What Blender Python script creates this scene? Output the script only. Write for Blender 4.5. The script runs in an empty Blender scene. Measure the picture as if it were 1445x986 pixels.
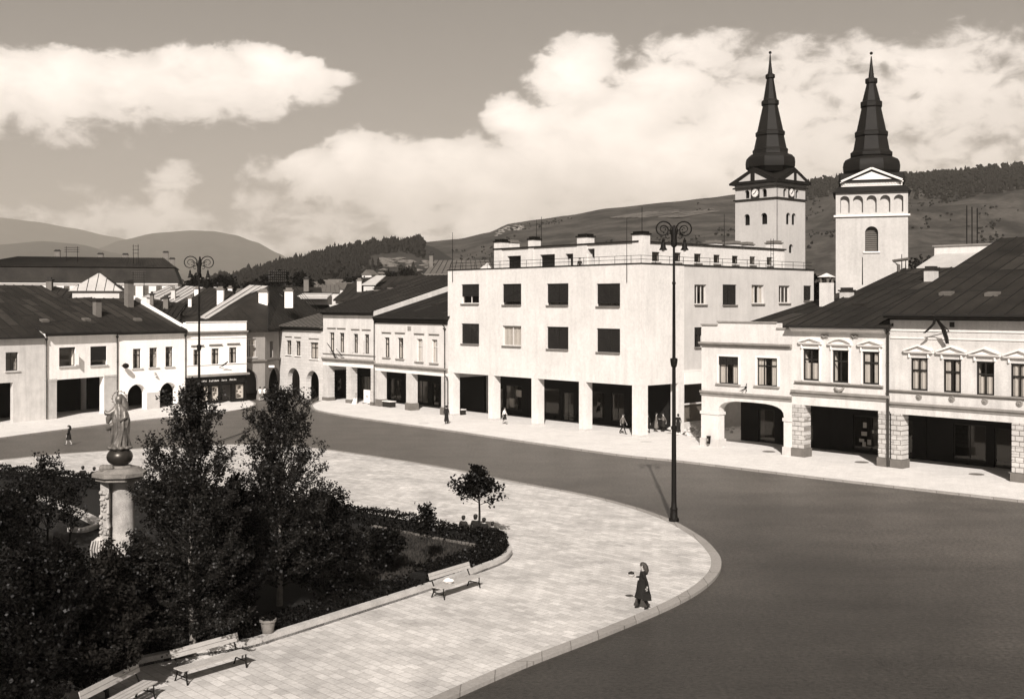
import bpy, bmesh, math, random
from mathutils import Vector, Matrix
from mathutils.geometry import tessellate_polygon
random.seed(7)
R = math.radians
C = bpy.context.scene.collection
# measured from the photograph: focal length, principal column and horizon row in pixels; the eye is 11.5 m up
F = 1589.0; CX = 722.5; HY = 430.0; H = 11.5; SW = 0.12

def gp(x, y, z=0.0):
    d = F*(H-z)/(y-HY)
    return Vector(((x-CX)/F*d, d, z))

def atd(x, y, d):
    return Vector(((x-CX)/F*d, d, H+(HY-y)/F*d))

class MB:
    def __init__(s):
        s.v = []; s.f = []; s.m = []
    def add(s, vs, fs, m=0):
        o = len(s.v)
        s.v += [tuple(v) for v in vs]
        s.f += [tuple(i+o for i in f) for f in fs]
        s.m += [m]*len(fs)
    def box(s, x0, x1, y0, y1, z0, z1, m=0):
        s.add([(x0,y0,z0),(x1,y0,z0),(x1,y1,z0),(x0,y1,z0),(x0,y0,z1),(x1,y0,z1),(x1,y1,z1),(x0,y1,z1)],
              [(3,2,1,0),(4,5,6,7),(0,1,5,4),(1,2,6,5),(2,3,7,6),(3,0,4,7)], m)
    def ext(s, poly, vec, m=0):
        n = len(poly); vec = Vector(vec)
        vs = [Vector(p) for p in poly]; vs += [p+vec for p in vs]
        fs = [tuple(range(n))[::-1], tuple(range(n, 2*n))]
        fs += [(i, (i+1) % n, n+(i+1) % n, n+i) for i in range(n)]
        s.add(vs, fs, m)
    def tube(s, path, rad, n=8, m=0, cap=True):
        path = [Vector(p) for p in path]
        k = len(path)
        if not hasattr(rad, '__len__'): rad = [rad]*k
        vs = []; up = Vector((0.13, 0.31, 1)).normalized()
        t0 = (path[1]-path[0]).normalized()
        a = t0.cross(up if abs(t0.dot(up)) < .95 else Vector((1,0,0))).normalized()
        for i, p in enumerate(path):
            t = (path[min(i+1,k-1)]-path[max(i-1,0)])
            t = t.normalized() if t.length > 1e-9 else t0
            a = (a-t*a.dot(t))
            a = a.normalized() if a.length > 1e-6 else t.orthogonal().normalized()
            b = t.cross(a)
            for j in range(n):
                w = 2*math.pi*j/n
                vs.append(p+(a*math.cos(w)+b*math.sin(w))*rad[i])
        fs = [(i*n+j, i*n+(j+1) % n, (i+1)*n+(j+1) % n, (i+1)*n+j) for i in range(k-1) for j in range(n)]
        if cap:
            fs += [tuple(range(n))[::-1], tuple(range((k-1)*n, k*n))]
        s.add(vs, fs, m)
    def lathe(s, prof, n=16, c=(0,0,0), m=0, rot=0.0, sx=1.0, sy=1.0):
        vs = []; k = len(prof)
        for r, z in prof:
            for j in range(n):
                w = 2*math.pi*j/n+rot
                vs.append((c[0]+r*math.cos(w)*sx, c[1]+r*math.sin(w)*sy, c[2]+z))
        fs = [(i*n+j, i*n+(j+1) % n, (i+1)*n+(j+1) % n, (i+1)*n+j) for i in range(k-1) for j in range(n)]
        fs += [tuple(range(n))[::-1], tuple(range((k-1)*n, k*n))]
        s.add(vs, fs, m)
    def ball(s, c, r, n=10, m=0, sz=1.0):
        k = max(4, n//2)
        s.lathe([(max(1e-3, r*math.sin(math.pi*i/k)), -r*sz*math.cos(math.pi*i/k)) for i in range(k+1)], n, c, m)
    def panel(s, outer, holes, fn, th, m=0, mr=None):
        """flat wall with holes; fn(u, z, t) gives the point at depth t"""
        loops = [outer]+holes
        tri = tessellate_polygon([[Vector((a, b, 0)) for a, b in l] for l in loops])
        flat = [p for l in loops for p in l]; n = len(flat)
        vs = [fn(a, b, 0) for a, b in flat]+[fn(a, b, th) for a, b in flat]
        s.add(vs, [tuple(t) for t in tri]+[tuple(i+n for i in t)[::-1] for t in tri], m)
        o = 0; fs = []
        for l in loops:
            k = len(l)
            fs += [(o+i, o+(i+1) % k, n+o+(i+1) % k, n+o+i) for i in range(k)]
            o += k
        s.add(vs, fs, m if mr is None else mr)
    def build(s, name, mats, parent=None, smooth=None, normals=True):
        me = bpy.data.meshes.new(name)
        me.from_pydata(s.v, [], s.f)
        if not isinstance(mats, (list, tuple)): mats = [mats]
        for q in mats: me.materials.append(q)
        if len(mats) > 1: me.polygons.foreach_set('material_index', s.m)
        if normals:
            bm = bmesh.new(); bm.from_mesh(me)
            bmesh.ops.recalc_face_normals(bm, faces=bm.faces)
            bm.to_mesh(me); bm.free()
        if smooth is not None:
            me.shade_smooth()
            me.set_sharp_from_angle(angle=R(smooth))
        me.update()
        o = bpy.data.objects.new(name, me); C.objects.link(o)
        if parent is not None: o.parent = parent
        return o

def tag(o, label=None, cat=None, group=None, kind=None):
    if label: o['label'] = label
    if cat: o['category'] = cat
    if group: o['group'] = group
    if kind: o['kind'] = kind
    return o

def thing(name, label, cat, loc=(0,0,0), rz=0.0, group=None):
    o = bpy.data.objects.new(name, None); C.objects.link(o)
    o.location = loc; o.rotation_euler = (0, 0, rz)
    o.empty_display_size = .2
    return tag(o, label, cat, group)

def copy_tree(o, parent=None):
    c = o.copy(); C.objects.link(c)
    if parent is not None: c.parent = parent
    for ch in list(o.children): copy_tree(ch, c)
    return c

# ---------------------------------------------------------------- materials
def tint(v, w=1.0):
    # the print is toned: whites nearly neutral, darks brown
    w = 1.8-1.35*min(1, (v/.45)**.5) if w == 1.0 else w
    return (v, v*(1-.075*w), v*(1-.16*w), 1)

def mat(name, v, rough=.85, var=.15, scale=1.5, bump=0.0, bscale=20, streak=0.0, fine=.08, metal=0.0, spec=.3, w=1.0):
    m = bpy.data.materials.new(name); m.use_nodes = True
    nt = m.node_tree; N = nt.nodes; L = nt.links
    b = N['Principled BSDF']
    b.inputs['Roughness'].default_value = rough
    b.inputs['Metallic'].default_value = metal
    b.inputs['Specular IOR Level'].default_value = spec
    tc = N.new('ShaderNodeTexCoord'); g = N.new('ShaderNodeNewGeometry')
    def noise(sc, det, vec):
        n = N.new('ShaderNodeTexNoise'); n.inputs['Scale'].default_value = sc; n.inputs['Detail'].default_value = det
        n.inputs['Roughness'].default_value = .65
        L.new(vec, n.inputs['Vector']); return n.outputs['Fac']
    def mth(op, a, b_, c=None):
        n = N.new('ShaderNodeMath'); n.operation = op
        for i, q in enumerate((a, b_, c)):
            if q is None: continue
            if isinstance(q, (int, float)): n.inputs[i].default_value = q
            else: L.new(q, n.inputs[i])
        return n.outputs[0]
    fac = mth('MULTIPLY_ADD', noise(scale, 6, g.outputs['Position']), 2*var*1.6, 1-var*1.6)
    if fine:
        fac = mth('MULTIPLY', fac, mth('MULTIPLY_ADD', noise(scale*14, 4, g.outputs['Position']), 2*fine*1.6, 1-fine*1.6))
    if streak:
        mp = N.new('ShaderNodeMapping'); mp.inputs['Scale'].default_value = (1.3, 1.3, .12)
        L.new(g.outputs['Position'], mp.inputs['Vector'])
        st = mth('POWER', noise(1.6, 5, mp.outputs[0]), 2.2)
        fac = mth('MULTIPLY', fac, mth('SUBTRACT', 1+streak*.25, mth('MULTIPLY', st, streak)))
    mx = N.new('ShaderNodeVectorMath'); mx.operation = 'SCALE'
    mx.inputs[0].default_value = tint(v, w)[:3]
    L.new(fac, mx.inputs['Scale'])
    L.new(mx.outputs[0], b.inputs['Base Color'])
    if bump:
        bp = N.new('ShaderNodeBump'); bp.inputs['Strength'].default_value = bump; bp.inputs['Distance'].default_value = .03
        L.new(noise(bscale, 5, g.outputs['Position']), bp.inputs['Height'])
        L.new(bp.outputs[0], b.inputs['Normal'])
    return m

def brickmat(name, v1, v2, vm, bw, bh, rot=0.0, mortar=.012, var=.18, rough=.85, vertical=False, bump=.3, off=.5, blotch=.5):
    m = mat(name, v1, rough, 0)
    nt = m.node_tree; N = nt.nodes; L = nt.links; b = N['Principled BSDF']
    for l in list(b.inputs['Base Color'].links): L.remove(l)
    tc = N.new('ShaderNodeTexCoord'); mp = N.new('ShaderNodeMapping')
    mp.inputs['Rotation'].default_value = (R(90) if vertical else 0, 0, rot)
    L.new(tc.outputs['Object'], mp.inputs['Vector'])
    br = N.new('ShaderNodeTexBrick'); br.offset = off
    br.inputs['Scale'].default_value = 1.0
    br.inputs['Brick Width'].default_value = bw; br.inputs['Row Height'].default_value = bh
    br.inputs['Mortar Size'].default_value = mortar; br.inputs['Mortar Smooth'].default_value = .3
    br.inputs['Color1'].default_value = tint(v1); br.inputs['Color2'].default_value = tint(v2); br.inputs['Mortar'].default_value = tint(vm)
    wn = N.new('ShaderNodeTexNoise'); wn.inputs['Scale'].default_value = 1.1
    L.new(mp.outputs[0], wn.inputs['Vector'])
    wv = N.new('ShaderNodeVectorMath'); wv.operation = 'MULTIPLY_ADD'
    wv.inputs[1].default_value = (.05, .05, 0)
    L.new(wn.outputs['Color'], wv.inputs[0]); L.new(mp.outputs[0], wv.inputs[2])
    L.new(wv.outputs[0], br.inputs['Vector'])
    n1 = N.new('ShaderNodeTexNoise'); n1.inputs['Scale'].default_value = .35; n1.inputs['Detail'].default_value = 7; n1.inputs['Roughness'].default_value = .7
    n2 = N.new('ShaderNodeTexNoise'); n2.inputs['Scale'].default_value = 9; n2.inputs['Detail'].default_value = 4
    L.new(tc.outputs['Object'], n1.inputs['Vector']); L.new(tc.outputs['Object'], n2.inputs['Vector'])
    a = N.new('ShaderNodeMath'); a.operation = 'MULTIPLY_ADD'; a.inputs[1].default_value = blotch*1.4; a.inputs[2].default_value = 1-blotch*.7
    L.new(n1.outputs['Fac'], a.inputs[0])
    a2 = N.new('ShaderNodeMath'); a2.operation = 'MULTIPLY_ADD'; a2.inputs[1].default_value = .5; a2.inputs[2].default_value = .75
    L.new(n2.outputs['Fac'], a2.inputs[0])
    a3 = N.new('ShaderNodeMath'); a3.operation = 'MULTIPLY'
    L.new(a.outputs[0], a3.inputs[0]); L.new(a2.outputs[0], a3.inputs[1])
    sc = N.new('ShaderNodeVectorMath'); sc.operation = 'SCALE'
    L.new(br.outputs['Color'], sc.inputs[0]); L.new(a3.outputs[0], sc.inputs['Scale'])
    L.new(sc.outputs[0], b.inputs['Base Color'])
    if bump:
        bp = N.new('ShaderNodeBump'); bp.inputs['Strength'].default_value = bump; bp.inputs['Distance'].default_value = .02; bp.invert = True
        L.new(br.outputs['Fac'], bp.inputs['Height']); L.new(bp.outputs[0], b.inputs['Normal'])
    return m

def glassmat():
    m = bpy.data.materials.new('window_glass'); m.use_nodes = True
    nt = m.node_tree; N = nt.nodes; L = nt.links
    N.remove(N['Principled BSDF'])
    t = N.new('ShaderNodeBsdfTransparent'); t.inputs['Color'].default_value = (.88, .86, .83, 1)
    g = N.new('ShaderNodeBsdfGlossy'); g.inputs['Roughness'].default_value = .04; g.inputs['Color'].default_value = (.9, .85, .78, 1)
    lw = N.new('ShaderNodeLayerWeight'); lw.inputs['Blend'].default_value = .5
    pw = N.new('ShaderNodeMath'); pw.operation = 'POWER'; pw.inputs[1].default_value = 4.0; L.new(lw.outputs['Facing'], pw.inputs[0])
    f = N.new('ShaderNodeMath'); f.operation = 'MULTIPLY_ADD'; f.inputs[1].default_value = .8; f.inputs[2].default_value = .05; L.new(pw.outputs[0], f.inputs[0])
    n = N.new('ShaderNodeTexNoise'); n.inputs['Scale'].default_value = 3
    bp = N.new('ShaderNodeBump'); bp.inputs['Strength'].default_value = .06; L.new(n.outputs['Fac'], bp.inputs['Height'])
    L.new(bp.outputs[0], g.inputs['Normal'])
    x = N.new('ShaderNodeMixShader'); L.new(f.outputs[0], x.inputs[0]); L.new(t.outputs[0], x.inputs[1]); L.new(g.outputs[0], x.inputs[2])
    L.new(x.outputs[0], N['Material Output'].inputs['Surface'])
    return m

M = {}
M['plaster'] = mat('plaster_white', .60, .9, .14, .55, .35, 20, streak=.42, fine=.12)
M['plaster2'] = mat('plaster_cream', .54, .9, .18, .65, .35, 20, streak=.55, fine=.14)
M['plaster_left'] = mat('plaster_bright', .88, .9, .12, .6, .3, 20, streak=.35, fine=.1)
M['plaster_grey'] = mat('plaster_grey', .49, .92, .14, .6, .4, 18, streak=.3)
M['plaster_shaded'] = mat('plaster_shaded', .26, .92, .2, .6, .4, 18, streak=.5)  # dirty grey plaster, darkened further for the shade on the corner house
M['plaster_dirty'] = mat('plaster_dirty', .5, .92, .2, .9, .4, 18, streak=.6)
M['plaster_modern'] = mat('plaster_modern', .60, .9, .14, .28, .3, 24, streak=.38, fine=.13)
M['stone_rust'] = brickmat('rusticated_stone', .5, .42, .2, .55, .34, vertical=True, mortar=.03, bump=.8)
M['stone'] = mat('stone_pale', .48, .85, .22, 1.2, .5, 14, streak=.3)
M['stone_dirty'] = mat('stone_dirty', .17, .9, .45, 2.5, .8, 9, streak=.4, fine=.35)
M['stone_worn'] = mat('stone_weathered', .34, .9, .45, 2.2, .8, 9, streak=.6, fine=.35)
M['stone_dark'] = mat('stone_base', .14, .9, .25, 1.5, .5, 14)
M['shade_in'] = mat('interior_shade', .007, .95, .3, .6)  # near-black: the shade inside arcades, rooms and towers is put into the colour
M['trim'] = mat('trim_white', .72, .85, .08, .8, .15, 30, streak=.2)
M['trim_grey'] = mat('trim_weathered', .24, .9, .25, 1.6, .3, 30, streak=.4)
M['frame_dark'] = mat('frame_dark', .014, .6, .2, 3)
M['frame_light'] = mat('frame_light', .55, .6, .1, 3)
M['glass'] = glassmat()
M['curtain'] = mat('curtain', .5, .95, .1, 4)
M['blind'] = mat('roller_blind', .010, .7, .15, 2)
M['roof'] = mat('roof_dark', .021, .75, .7, .3, .2, 12, fine=.4, spec=.15, streak=.5)
M['roof_patch'] = mat('roof_patched_sheet', .034, .7, .5, .6, .2, 12, fine=.4, spec=.15, streak=.4)
M['roof2'] = mat('roof_tarred', .016, .8, .5, .35, .2, 12, fine=.4, spec=.12, streak=.5)
M['roof_grey'] = mat('roof_grey_sheet', .11, .6, .3, .8, .15, 12, fine=.2)
M['roof_light'] = mat('roof_light_sheet', .42, .55, .2, .7, .15, 12, fine=.15)
M['seam'] = mat('roof_seam', .011, .8, .2, 2)
M['iron'] = mat('iron_black', .007, .6, .2, 3, spec=.12)
M['pipe'] = mat('downpipe', .03, .6, .2, 3)
M['copper'] = mat('spire_sheet', .010, .65, .45, .5, .15, 6, fine=.3, spec=.2)
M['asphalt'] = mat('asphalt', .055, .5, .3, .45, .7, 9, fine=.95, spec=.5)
def wear_and_far_light(m):
    # worn carriageway, pale traffic tracks; grazing light on the far road is painted in
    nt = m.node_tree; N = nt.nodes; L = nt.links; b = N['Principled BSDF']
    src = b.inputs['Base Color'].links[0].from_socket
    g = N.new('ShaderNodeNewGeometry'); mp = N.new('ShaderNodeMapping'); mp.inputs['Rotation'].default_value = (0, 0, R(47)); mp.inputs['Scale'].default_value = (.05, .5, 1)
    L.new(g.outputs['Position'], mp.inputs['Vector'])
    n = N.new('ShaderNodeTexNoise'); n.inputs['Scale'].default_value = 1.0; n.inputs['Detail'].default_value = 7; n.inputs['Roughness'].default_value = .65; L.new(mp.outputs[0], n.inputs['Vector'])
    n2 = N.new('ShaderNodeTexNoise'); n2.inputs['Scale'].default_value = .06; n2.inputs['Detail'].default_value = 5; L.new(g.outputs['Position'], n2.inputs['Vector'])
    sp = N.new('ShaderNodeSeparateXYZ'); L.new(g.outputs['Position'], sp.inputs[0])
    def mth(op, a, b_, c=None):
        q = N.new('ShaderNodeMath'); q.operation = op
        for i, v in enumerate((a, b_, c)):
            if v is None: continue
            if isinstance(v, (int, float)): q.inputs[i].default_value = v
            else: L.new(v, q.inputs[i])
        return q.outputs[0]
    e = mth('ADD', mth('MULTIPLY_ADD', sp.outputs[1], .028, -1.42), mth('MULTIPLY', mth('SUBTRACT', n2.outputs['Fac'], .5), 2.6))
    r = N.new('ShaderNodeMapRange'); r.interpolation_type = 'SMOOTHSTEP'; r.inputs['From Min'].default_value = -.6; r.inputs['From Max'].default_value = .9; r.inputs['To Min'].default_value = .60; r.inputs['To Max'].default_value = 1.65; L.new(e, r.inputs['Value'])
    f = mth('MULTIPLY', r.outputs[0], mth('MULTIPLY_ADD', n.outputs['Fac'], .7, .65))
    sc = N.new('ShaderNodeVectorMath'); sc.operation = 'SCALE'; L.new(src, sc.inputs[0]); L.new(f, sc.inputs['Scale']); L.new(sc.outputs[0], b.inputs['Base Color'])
wear_and_far_light(M['asphalt'])
M['earth'] = mat('earth', .06, .95, .3, .05, .3, 3)
M['lawn'] = mat('lawn', .0075, .95, .4, .8, .6, 12, fine=.3)
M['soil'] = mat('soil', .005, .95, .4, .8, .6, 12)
M['kerb'] = brickmat('kerb_stone', .30, .25, .12, 1.0, 4.0, mortar=.015, blotch=.4)
M['kerb_light'] = mat('kerb_light', .42, .9, .3, 1.6, .5, 16, fine=.25)
M['tower'] = mat('tower_plaster', .44, .9, .12, .25, .3, 8, streak=.4, fine=.12)
M['tower2'] = mat('tower_plaster_old', .46, .9, .10, .25, .2, 8, streak=.25)
M['black'] = mat('black_trim', .02, .7, .2, 1)
M['leaf'] = mat('leaf', .0095, .52, .5, 2.0, fine=.4, spec=.25)
M['leaf_dark'] = mat('leaf_dark', .0032, .45, .5, 1.5, fine=.4, spec=.12)
M['needle'] = mat('needle', .010, .7, .5, 1.0, fine=.4, spec=.1)
M['bark'] = mat('bark_dark', .010, .9, .3, 4, .5, 20)
M['birch_bark'] = mat('bark_birch', .16, .8, .45, 5, .3, 20, fine=.3)
M['wood_light'] = mat('bench_slat', .38, .7, .2, 4, .3, 30, fine=.2)
M['wood_dark'] = mat('wood_dark', .018, .7, .2, 4)
M['skin'] = mat('skin', .38, .6, .05, 5)
M['hair'] = mat('hair', .012, .5, .2, 10)
M['hair_fair'] = mat('hair_fair', .04, .5, .2, 10)
M['cloth_black'] = mat('cloth_black', .009, .9, .2, 5)
M['cloth_dark'] = mat('cloth_dark', .018, .9, .2, 5)
M['cloth_mid'] = mat('cloth_mid', .14, .9, .2, 5)
M['cloth_white'] = mat('cloth_white', .7, .9, .05, 5)
M['gilt'] = mat('statue_gilt', .15, .42, .55, 4.5, .5, 8, metal=.4, fine=.4, spec=.5)
M['globe'] = mat('globe_metal', .05, .35, .2, 1.5, metal=.6)
M['paper'] = mat('paper_white', .75, .9, .05, 4)
M['shop'] = mat('shop_front', .006, .5, .2, 2)
M['clock'] = mat('clock_face', .75, .6, .03, 3)
pave_rot = R(47)
M['paving'] = brickmat('paving_slab', .56, .42, .30, .55, .33, pave_rot, .012, blotch=1.0)
M['pavement'] = brickmat('pavement_slab', .66, .60, .5, .5, .5, pave_rot, .01, blotch=.25)
HAZE = 0.000095; CLOUD = 10.0; SKYMUL = 0.49; SKYADD = 0.0; EXPO = 0.5
# ---------------------------------------------------------------- ground, road, pavements
def sheet(name, pts, z, m, skirt=None, kind='structure', ms=None):
    """flat sheet of ground points (x, y); skirt: depth of a vertical edge"""
    mb = MB()
    tri = tessellate_polygon([[Vector((p[0], p[1], 0)) for p in pts]])
    n = len(pts)
    mb.add([(p[0], p[1], z) for p in pts], [tuple(t) for t in tri])
    if skirt:
        mb.add([(p[0], p[1], z) for p in pts]+[(p[0], p[1], z-skirt) for p in pts],
               [(i, (i+1) % n, n+(i+1) % n, n+i) for i in range(n)], 1 if ms else 0)
    return tag(mb.build(name, [m, ms] if ms else m), kind=kind)

def smooth_pts(pts, k=6, closed=False):
    pts = [Vector(p) for p in pts]; out = []; n = len(pts)
    rng = range(n if closed else n-1)
    for i in rng:
        p0 = pts[(i-1) % n] if closed or i > 0 else pts[0]
        p1 = pts[i]; p2 = pts[(i+1) % n]
        p3 = pts[(i+2) % n] if closed or i+2 < n else pts[-1]
        for j in range(k):
            t = j/k
            out.append(.5*((2*p1)+(p2-p0)*t+(2*p0-5*p1+4*p2-p3)*t*t+(3*p1-p0-3*p2+p3)*t**3))
    if not closed: out.append(pts[-1])
    return out

def offset(path, d):
    out = []
    for i, p in enumerate(path):
        t = path[min(i+1, len(path)-1)]-path[max(i-1, 0)]
        t = Vector((t.x, t.y, 0)).normalized()
        out.append(p+Vector((-t.y, t.x, 0))*d)
    return out

def strip(name, path, w, z0, z1, m, kind='structure', parent=None):
    """a kerb: solid strip of width w to the left of the path"""
    a = path; b = offset(path, w); n = len(a)
    mb = MB()
    vs = [(p.x, p.y, z1) for p in a]+[(p.x, p.y, z1) for p in b]+[(p.x, p.y, z0) for p in a]+[(p.x, p.y, z0) for p in b]
    fs = []
    for i in range(n-1):
        fs += [(i, i+1, n+i+1, n+i), (2*n+i, 2*n+i+1, i+1, i), (n+i, n+i+1, 3*n+i+1, 3*n+i)]
    fs += [(0, n, 3*n, 2*n), (n-1, 2*n-1, 4*n-1, 3*n-1)]
    mb.add(vs, fs)
    o = mb.build(name, m, parent)
    if kind: o['kind'] = kind
    return o

# ground: one sheet out to the horizon
gm = MB()
prev = None
gm.lathe([(1e-2, 0), (60, 0), (400, 0), (2000, 0), (12000, 0)], 48, (0, 60, -.03))
go = gm.build('ground', M['earth']); go['kind'] = 'structure'
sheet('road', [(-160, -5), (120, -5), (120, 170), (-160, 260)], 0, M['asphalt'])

# the pavement along the arcaded houses on the right and its kerb
kerb_r = smooth_pts([gp(*p) for p in [(452,566),(441,571),(439,575),(449,581),(500,590),(620,607),(847,640),(960,652.5),(1180,679),(1399,704),(1520,718),(1800,751)]], 6)
back_r = [gp(1800, 690)+Vector((8, 8, 0))]
rowR = [(395,557.5),(456,564.5),(530,572.5),(632,586),(905,617.5),(990,628),(1118,643),(1256,659),(1445,681)]
rowRw = [gp(x, y, SW) for x, y in rowR]
NR = Vector((.735, .68, 0))
poly = [Vector((p.x, p.y, 0)) for p in offset(kerb_r, .24)] + [gp(1800,725)+NR*14, rowRw[5]+NR*30, rowRw[4]+NR*30, rowRw[3]+NR*9, rowRw[1]+NR*9]
sheet('pavement_by_the_arcades', poly, SW, M['pavement'], .15)
strip('kerb_by_the_arcades', kerb_r, .25, -.05, SW+.004, M['kerb'])
# pavement in front of the houses on the other side
kerb_l = smooth_pts([gp(*p) for p in [(-250,655),(-60,628),(52,612.5),(130,602.5),(200,594),(300,584.3),(340,579),(357,574.5),(361,571),(357,567.5),(350,565.5)]], 6)
wl = [gp(x, y, SW) for x, y in [(348,565.5),(262,572.3),(165,581),(64,592),(0,598),(-250,625)]]
NL = Vector((-.93, .36, 0))
sheet('pavement_by_the_shops', [Vector((p.x, p.y, 0)) for p in offset(kerb_l, .24)]+[p+NL*7 for p in wl], SW, M['pavement'], .15)
strip('kerb_by_the_shops', kerb_l, .25, -.05, SW+.004, M['kerb'])

# the paved island
isl = [(-300,690),(-60,658),(52,645),(150,637.5),(235,632),(320,628.5),(400,629.5),(480,638),(620,660),(720,680),(840,703),(930,729),(985,757),(1012,782),(1018,800),(1010,817),(985,838),(940,862),(850,900),(740,943),(640,987),(560,1024),(430,1100),(250,1230)]
islw = smooth_pts([gp(x, y) for x, y in isl], 6)
inner = offset(islw, -.42)
nk = [i for i, p in enumerate(islw)]
ctr = [gp(-500, 1230), gp(-700, 760)]
sheet('plaza', [Vector((p.x, p.y, 0)) for p in inner]+ctr, SW, M['paving'], .15)
ib = islw[::-1]
strip('plaza_kerb', ib, .45, -.05, SW+.005, M['kerb'])
# a thin dark line across the road
sa, sb = gp(300,625), gp(392,594)
dv = (sb-sa).normalized(); pv = Vector((-dv.y, dv.x, 0))*.09
sheet('road_line', [sa-pv, sb-pv, sb+pv, sa+pv], .004, M['soil'])

# park bed
bed_near = [(-250,1100),(-60,1020),(60,984),(185,944),(260,928),(345,916),(400,900),(500,868),(610,832),(680,807),(712,794),(723,783)]
bed_far = [(718,773),(700,768),(650,760),(560,743),(490,730),(400,717),(300,704),(130,686),(0,672),(-200,652)]
bed_n = smooth_pts([gp(x, y, SW) for x, y in bed_near], 5)
bed_f = smooth_pts([gp(x, y, SW) for x, y in bed_near[-1:]+bed_far], 5)
bedp = bed_n+bed_f[1:]
sheet('garden_bed', [(p.x, p.y) for p in bedp]+[(-60, 60), (-40, 20)], SW+.09, M['lawn'], .15)
strip('garden_kerb', bedp, .28, SW-.05, SW+.26, M['kerb_light'])
# stone edging of the path inside the garden
pa = smooth_pts([gp(20,700), gp(60,714), gp(100,731), gp(150,757)], 5)
strip('garden_path_edging', pa, .55, 0, SW+.3, M['kerb_light'])
pb = smooth_pts([gp(95,756), gp(120,757), gp(150,747)], 5)
strip('garden_path_edging', pb, .3, 0, SW+.3, M['kerb_light'])
pc = smooth_pts([gp(520,748), gp(560,756), gp(610,766), gp(668,777)], 4)
strip('lawn_edging', pc, .2, 0, SW+.2, M['stone_dark'])
sheet('lawn', [gp(530,800)[:2], gp(640,795)[:2], gp(660,781)[:2], gp(560,762)[:2], gp(510,755)[:2]], SW+.1, M['lawn'])

# ---------------------------------------------------------------- hills and mountains
def fbm(x, y, s=0):
    from mathutils import noise
    return noise.fractal(Vector((x, y, s)), 1.0, 2.0, 5)

def interp(pts, x):
    for (x0, y0), (x1, y1) in zip(pts, pts[1:]):
        if x0 <= x <= x1:
            t = (x-x0)/(x1-x0); t = t*t*(3-2*t)*.5+t*.5
            return y0+(y1-y0)*t
    return pts[0][1] if x < pts[0][0] else pts[-1][1]

def hill(name, sky, d_foot, d_ridge, m, nx=150, nd=36, rough=.03, seed=0, shape=1.25):
    mb = MB(); vs = []
    x0, x1 = sky[0][0], sky[-1][0]
    Hh = {}
    for i in range(nx+1):
        px = x0+(x1-x0)*i/nx
        y = interp(sky, px)
        dr = d_ridge*(1+.06*fbm(px*.004, 1.7, seed))
        zr = H+(HY-y)/F*dr
        for j in range(nd+1):
            t = j/nd*1.5
            d = d_foot+(dr-d_foot)*t
            if t <= 1: s = t**shape
            else: s = 1-(t-1)**2*1.6
            X = (px-CX)/F*d
            z = zr*s
            z += fbm(X*.006, d*.006, seed)*zr*rough*math.sin(min(1, t)*math.pi)*2.2
            vs.append((X, d, max(z, -1)-1))
    w = nd+1
    fs = [(i*w+j, (i+1)*w+j, (i+1)*w+j+1, i*w+j+1) for i in range(nx) for j in range(nd)]
    mb.add(vs, fs)
    o = mb.build(name, m, smooth=180)
    o['kind'] = 'structure'
    def at(px, t):
        i = (px-x0)/(x1-x0)*nx; i0 = max(0, min(nx-1, int(i))); fi = i-i0
        j = t/1.5*nd; j0 = max(0, min(nd-1, int(j))); fj = j-j0
        def P(a, b): return Vector(vs[a*w+b])
        return (P(i0,j0)*(1-fi)*(1-fj)+P(i0+1,j0)*fi*(1-fj)+P(i0,j0+1)*(1-fi)*fj+P(i0+1,j0+1)*fi*fj)
    return at

def hillmat(name, v, v2, scale, lo=.45, hi=.6):
    m = mat(name, v, .95, 0)
    nt = m.node_tree; N = nt.nodes; L = nt.links; b = N['Principled BSDF']
    for l in list(b.inputs['Base Color'].links): L.remove(l)
    g = N.new('ShaderNodeNewGeometry')
    n1 = N.new('ShaderNodeTexNoise'); n1.inputs['Scale'].default_value = scale; n1.inputs['Detail'].default_value = 8; n1.inputs['Roughness'].default_value = .7
    n2 = N.new('ShaderNodeTexNoise'); n2.inputs['Scale'].default_value = scale*9; n2.inputs['Detail'].default_value = 5
    L.new(g.outputs['Position'], n1.inputs['Vector']); L.new(g.outputs['Position'], n2.inputs['Vector'])
    r = N.new('ShaderNodeMapRange'); r.inputs['From Min'].default_value = lo; r.inputs['From Max'].default_value = hi
    r.clamp = True
    L.new(n1.outputs['Fac'], r.inputs['Value'])
    mx = N.new('ShaderNodeMix'); mx.data_type = 'RGBA'
    mx.inputs['A'].default_value = tint(v); mx.inputs['B'].default_value = tint(v2)
    L.new(r.outputs[0], mx.inputs['Factor'])
    a = N.new('ShaderNodeMath'); a.operation = 'MULTIPLY_ADD'; a.inputs[1].default_value = 1.6; a.inputs[2].default_value = .2
    L.new(n2.outputs['Fac'], a.inputs[0])
    sc = N.new('ShaderNodeVectorMath'); sc.operation = 'SCALE'
    L.new(mx.outputs['Result'], sc.inputs[0]); L.new(a.outputs[0], sc.inputs['Scale'])
    L.new(sc.outputs[0], b.inputs['Base Color'])
    return m

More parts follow.
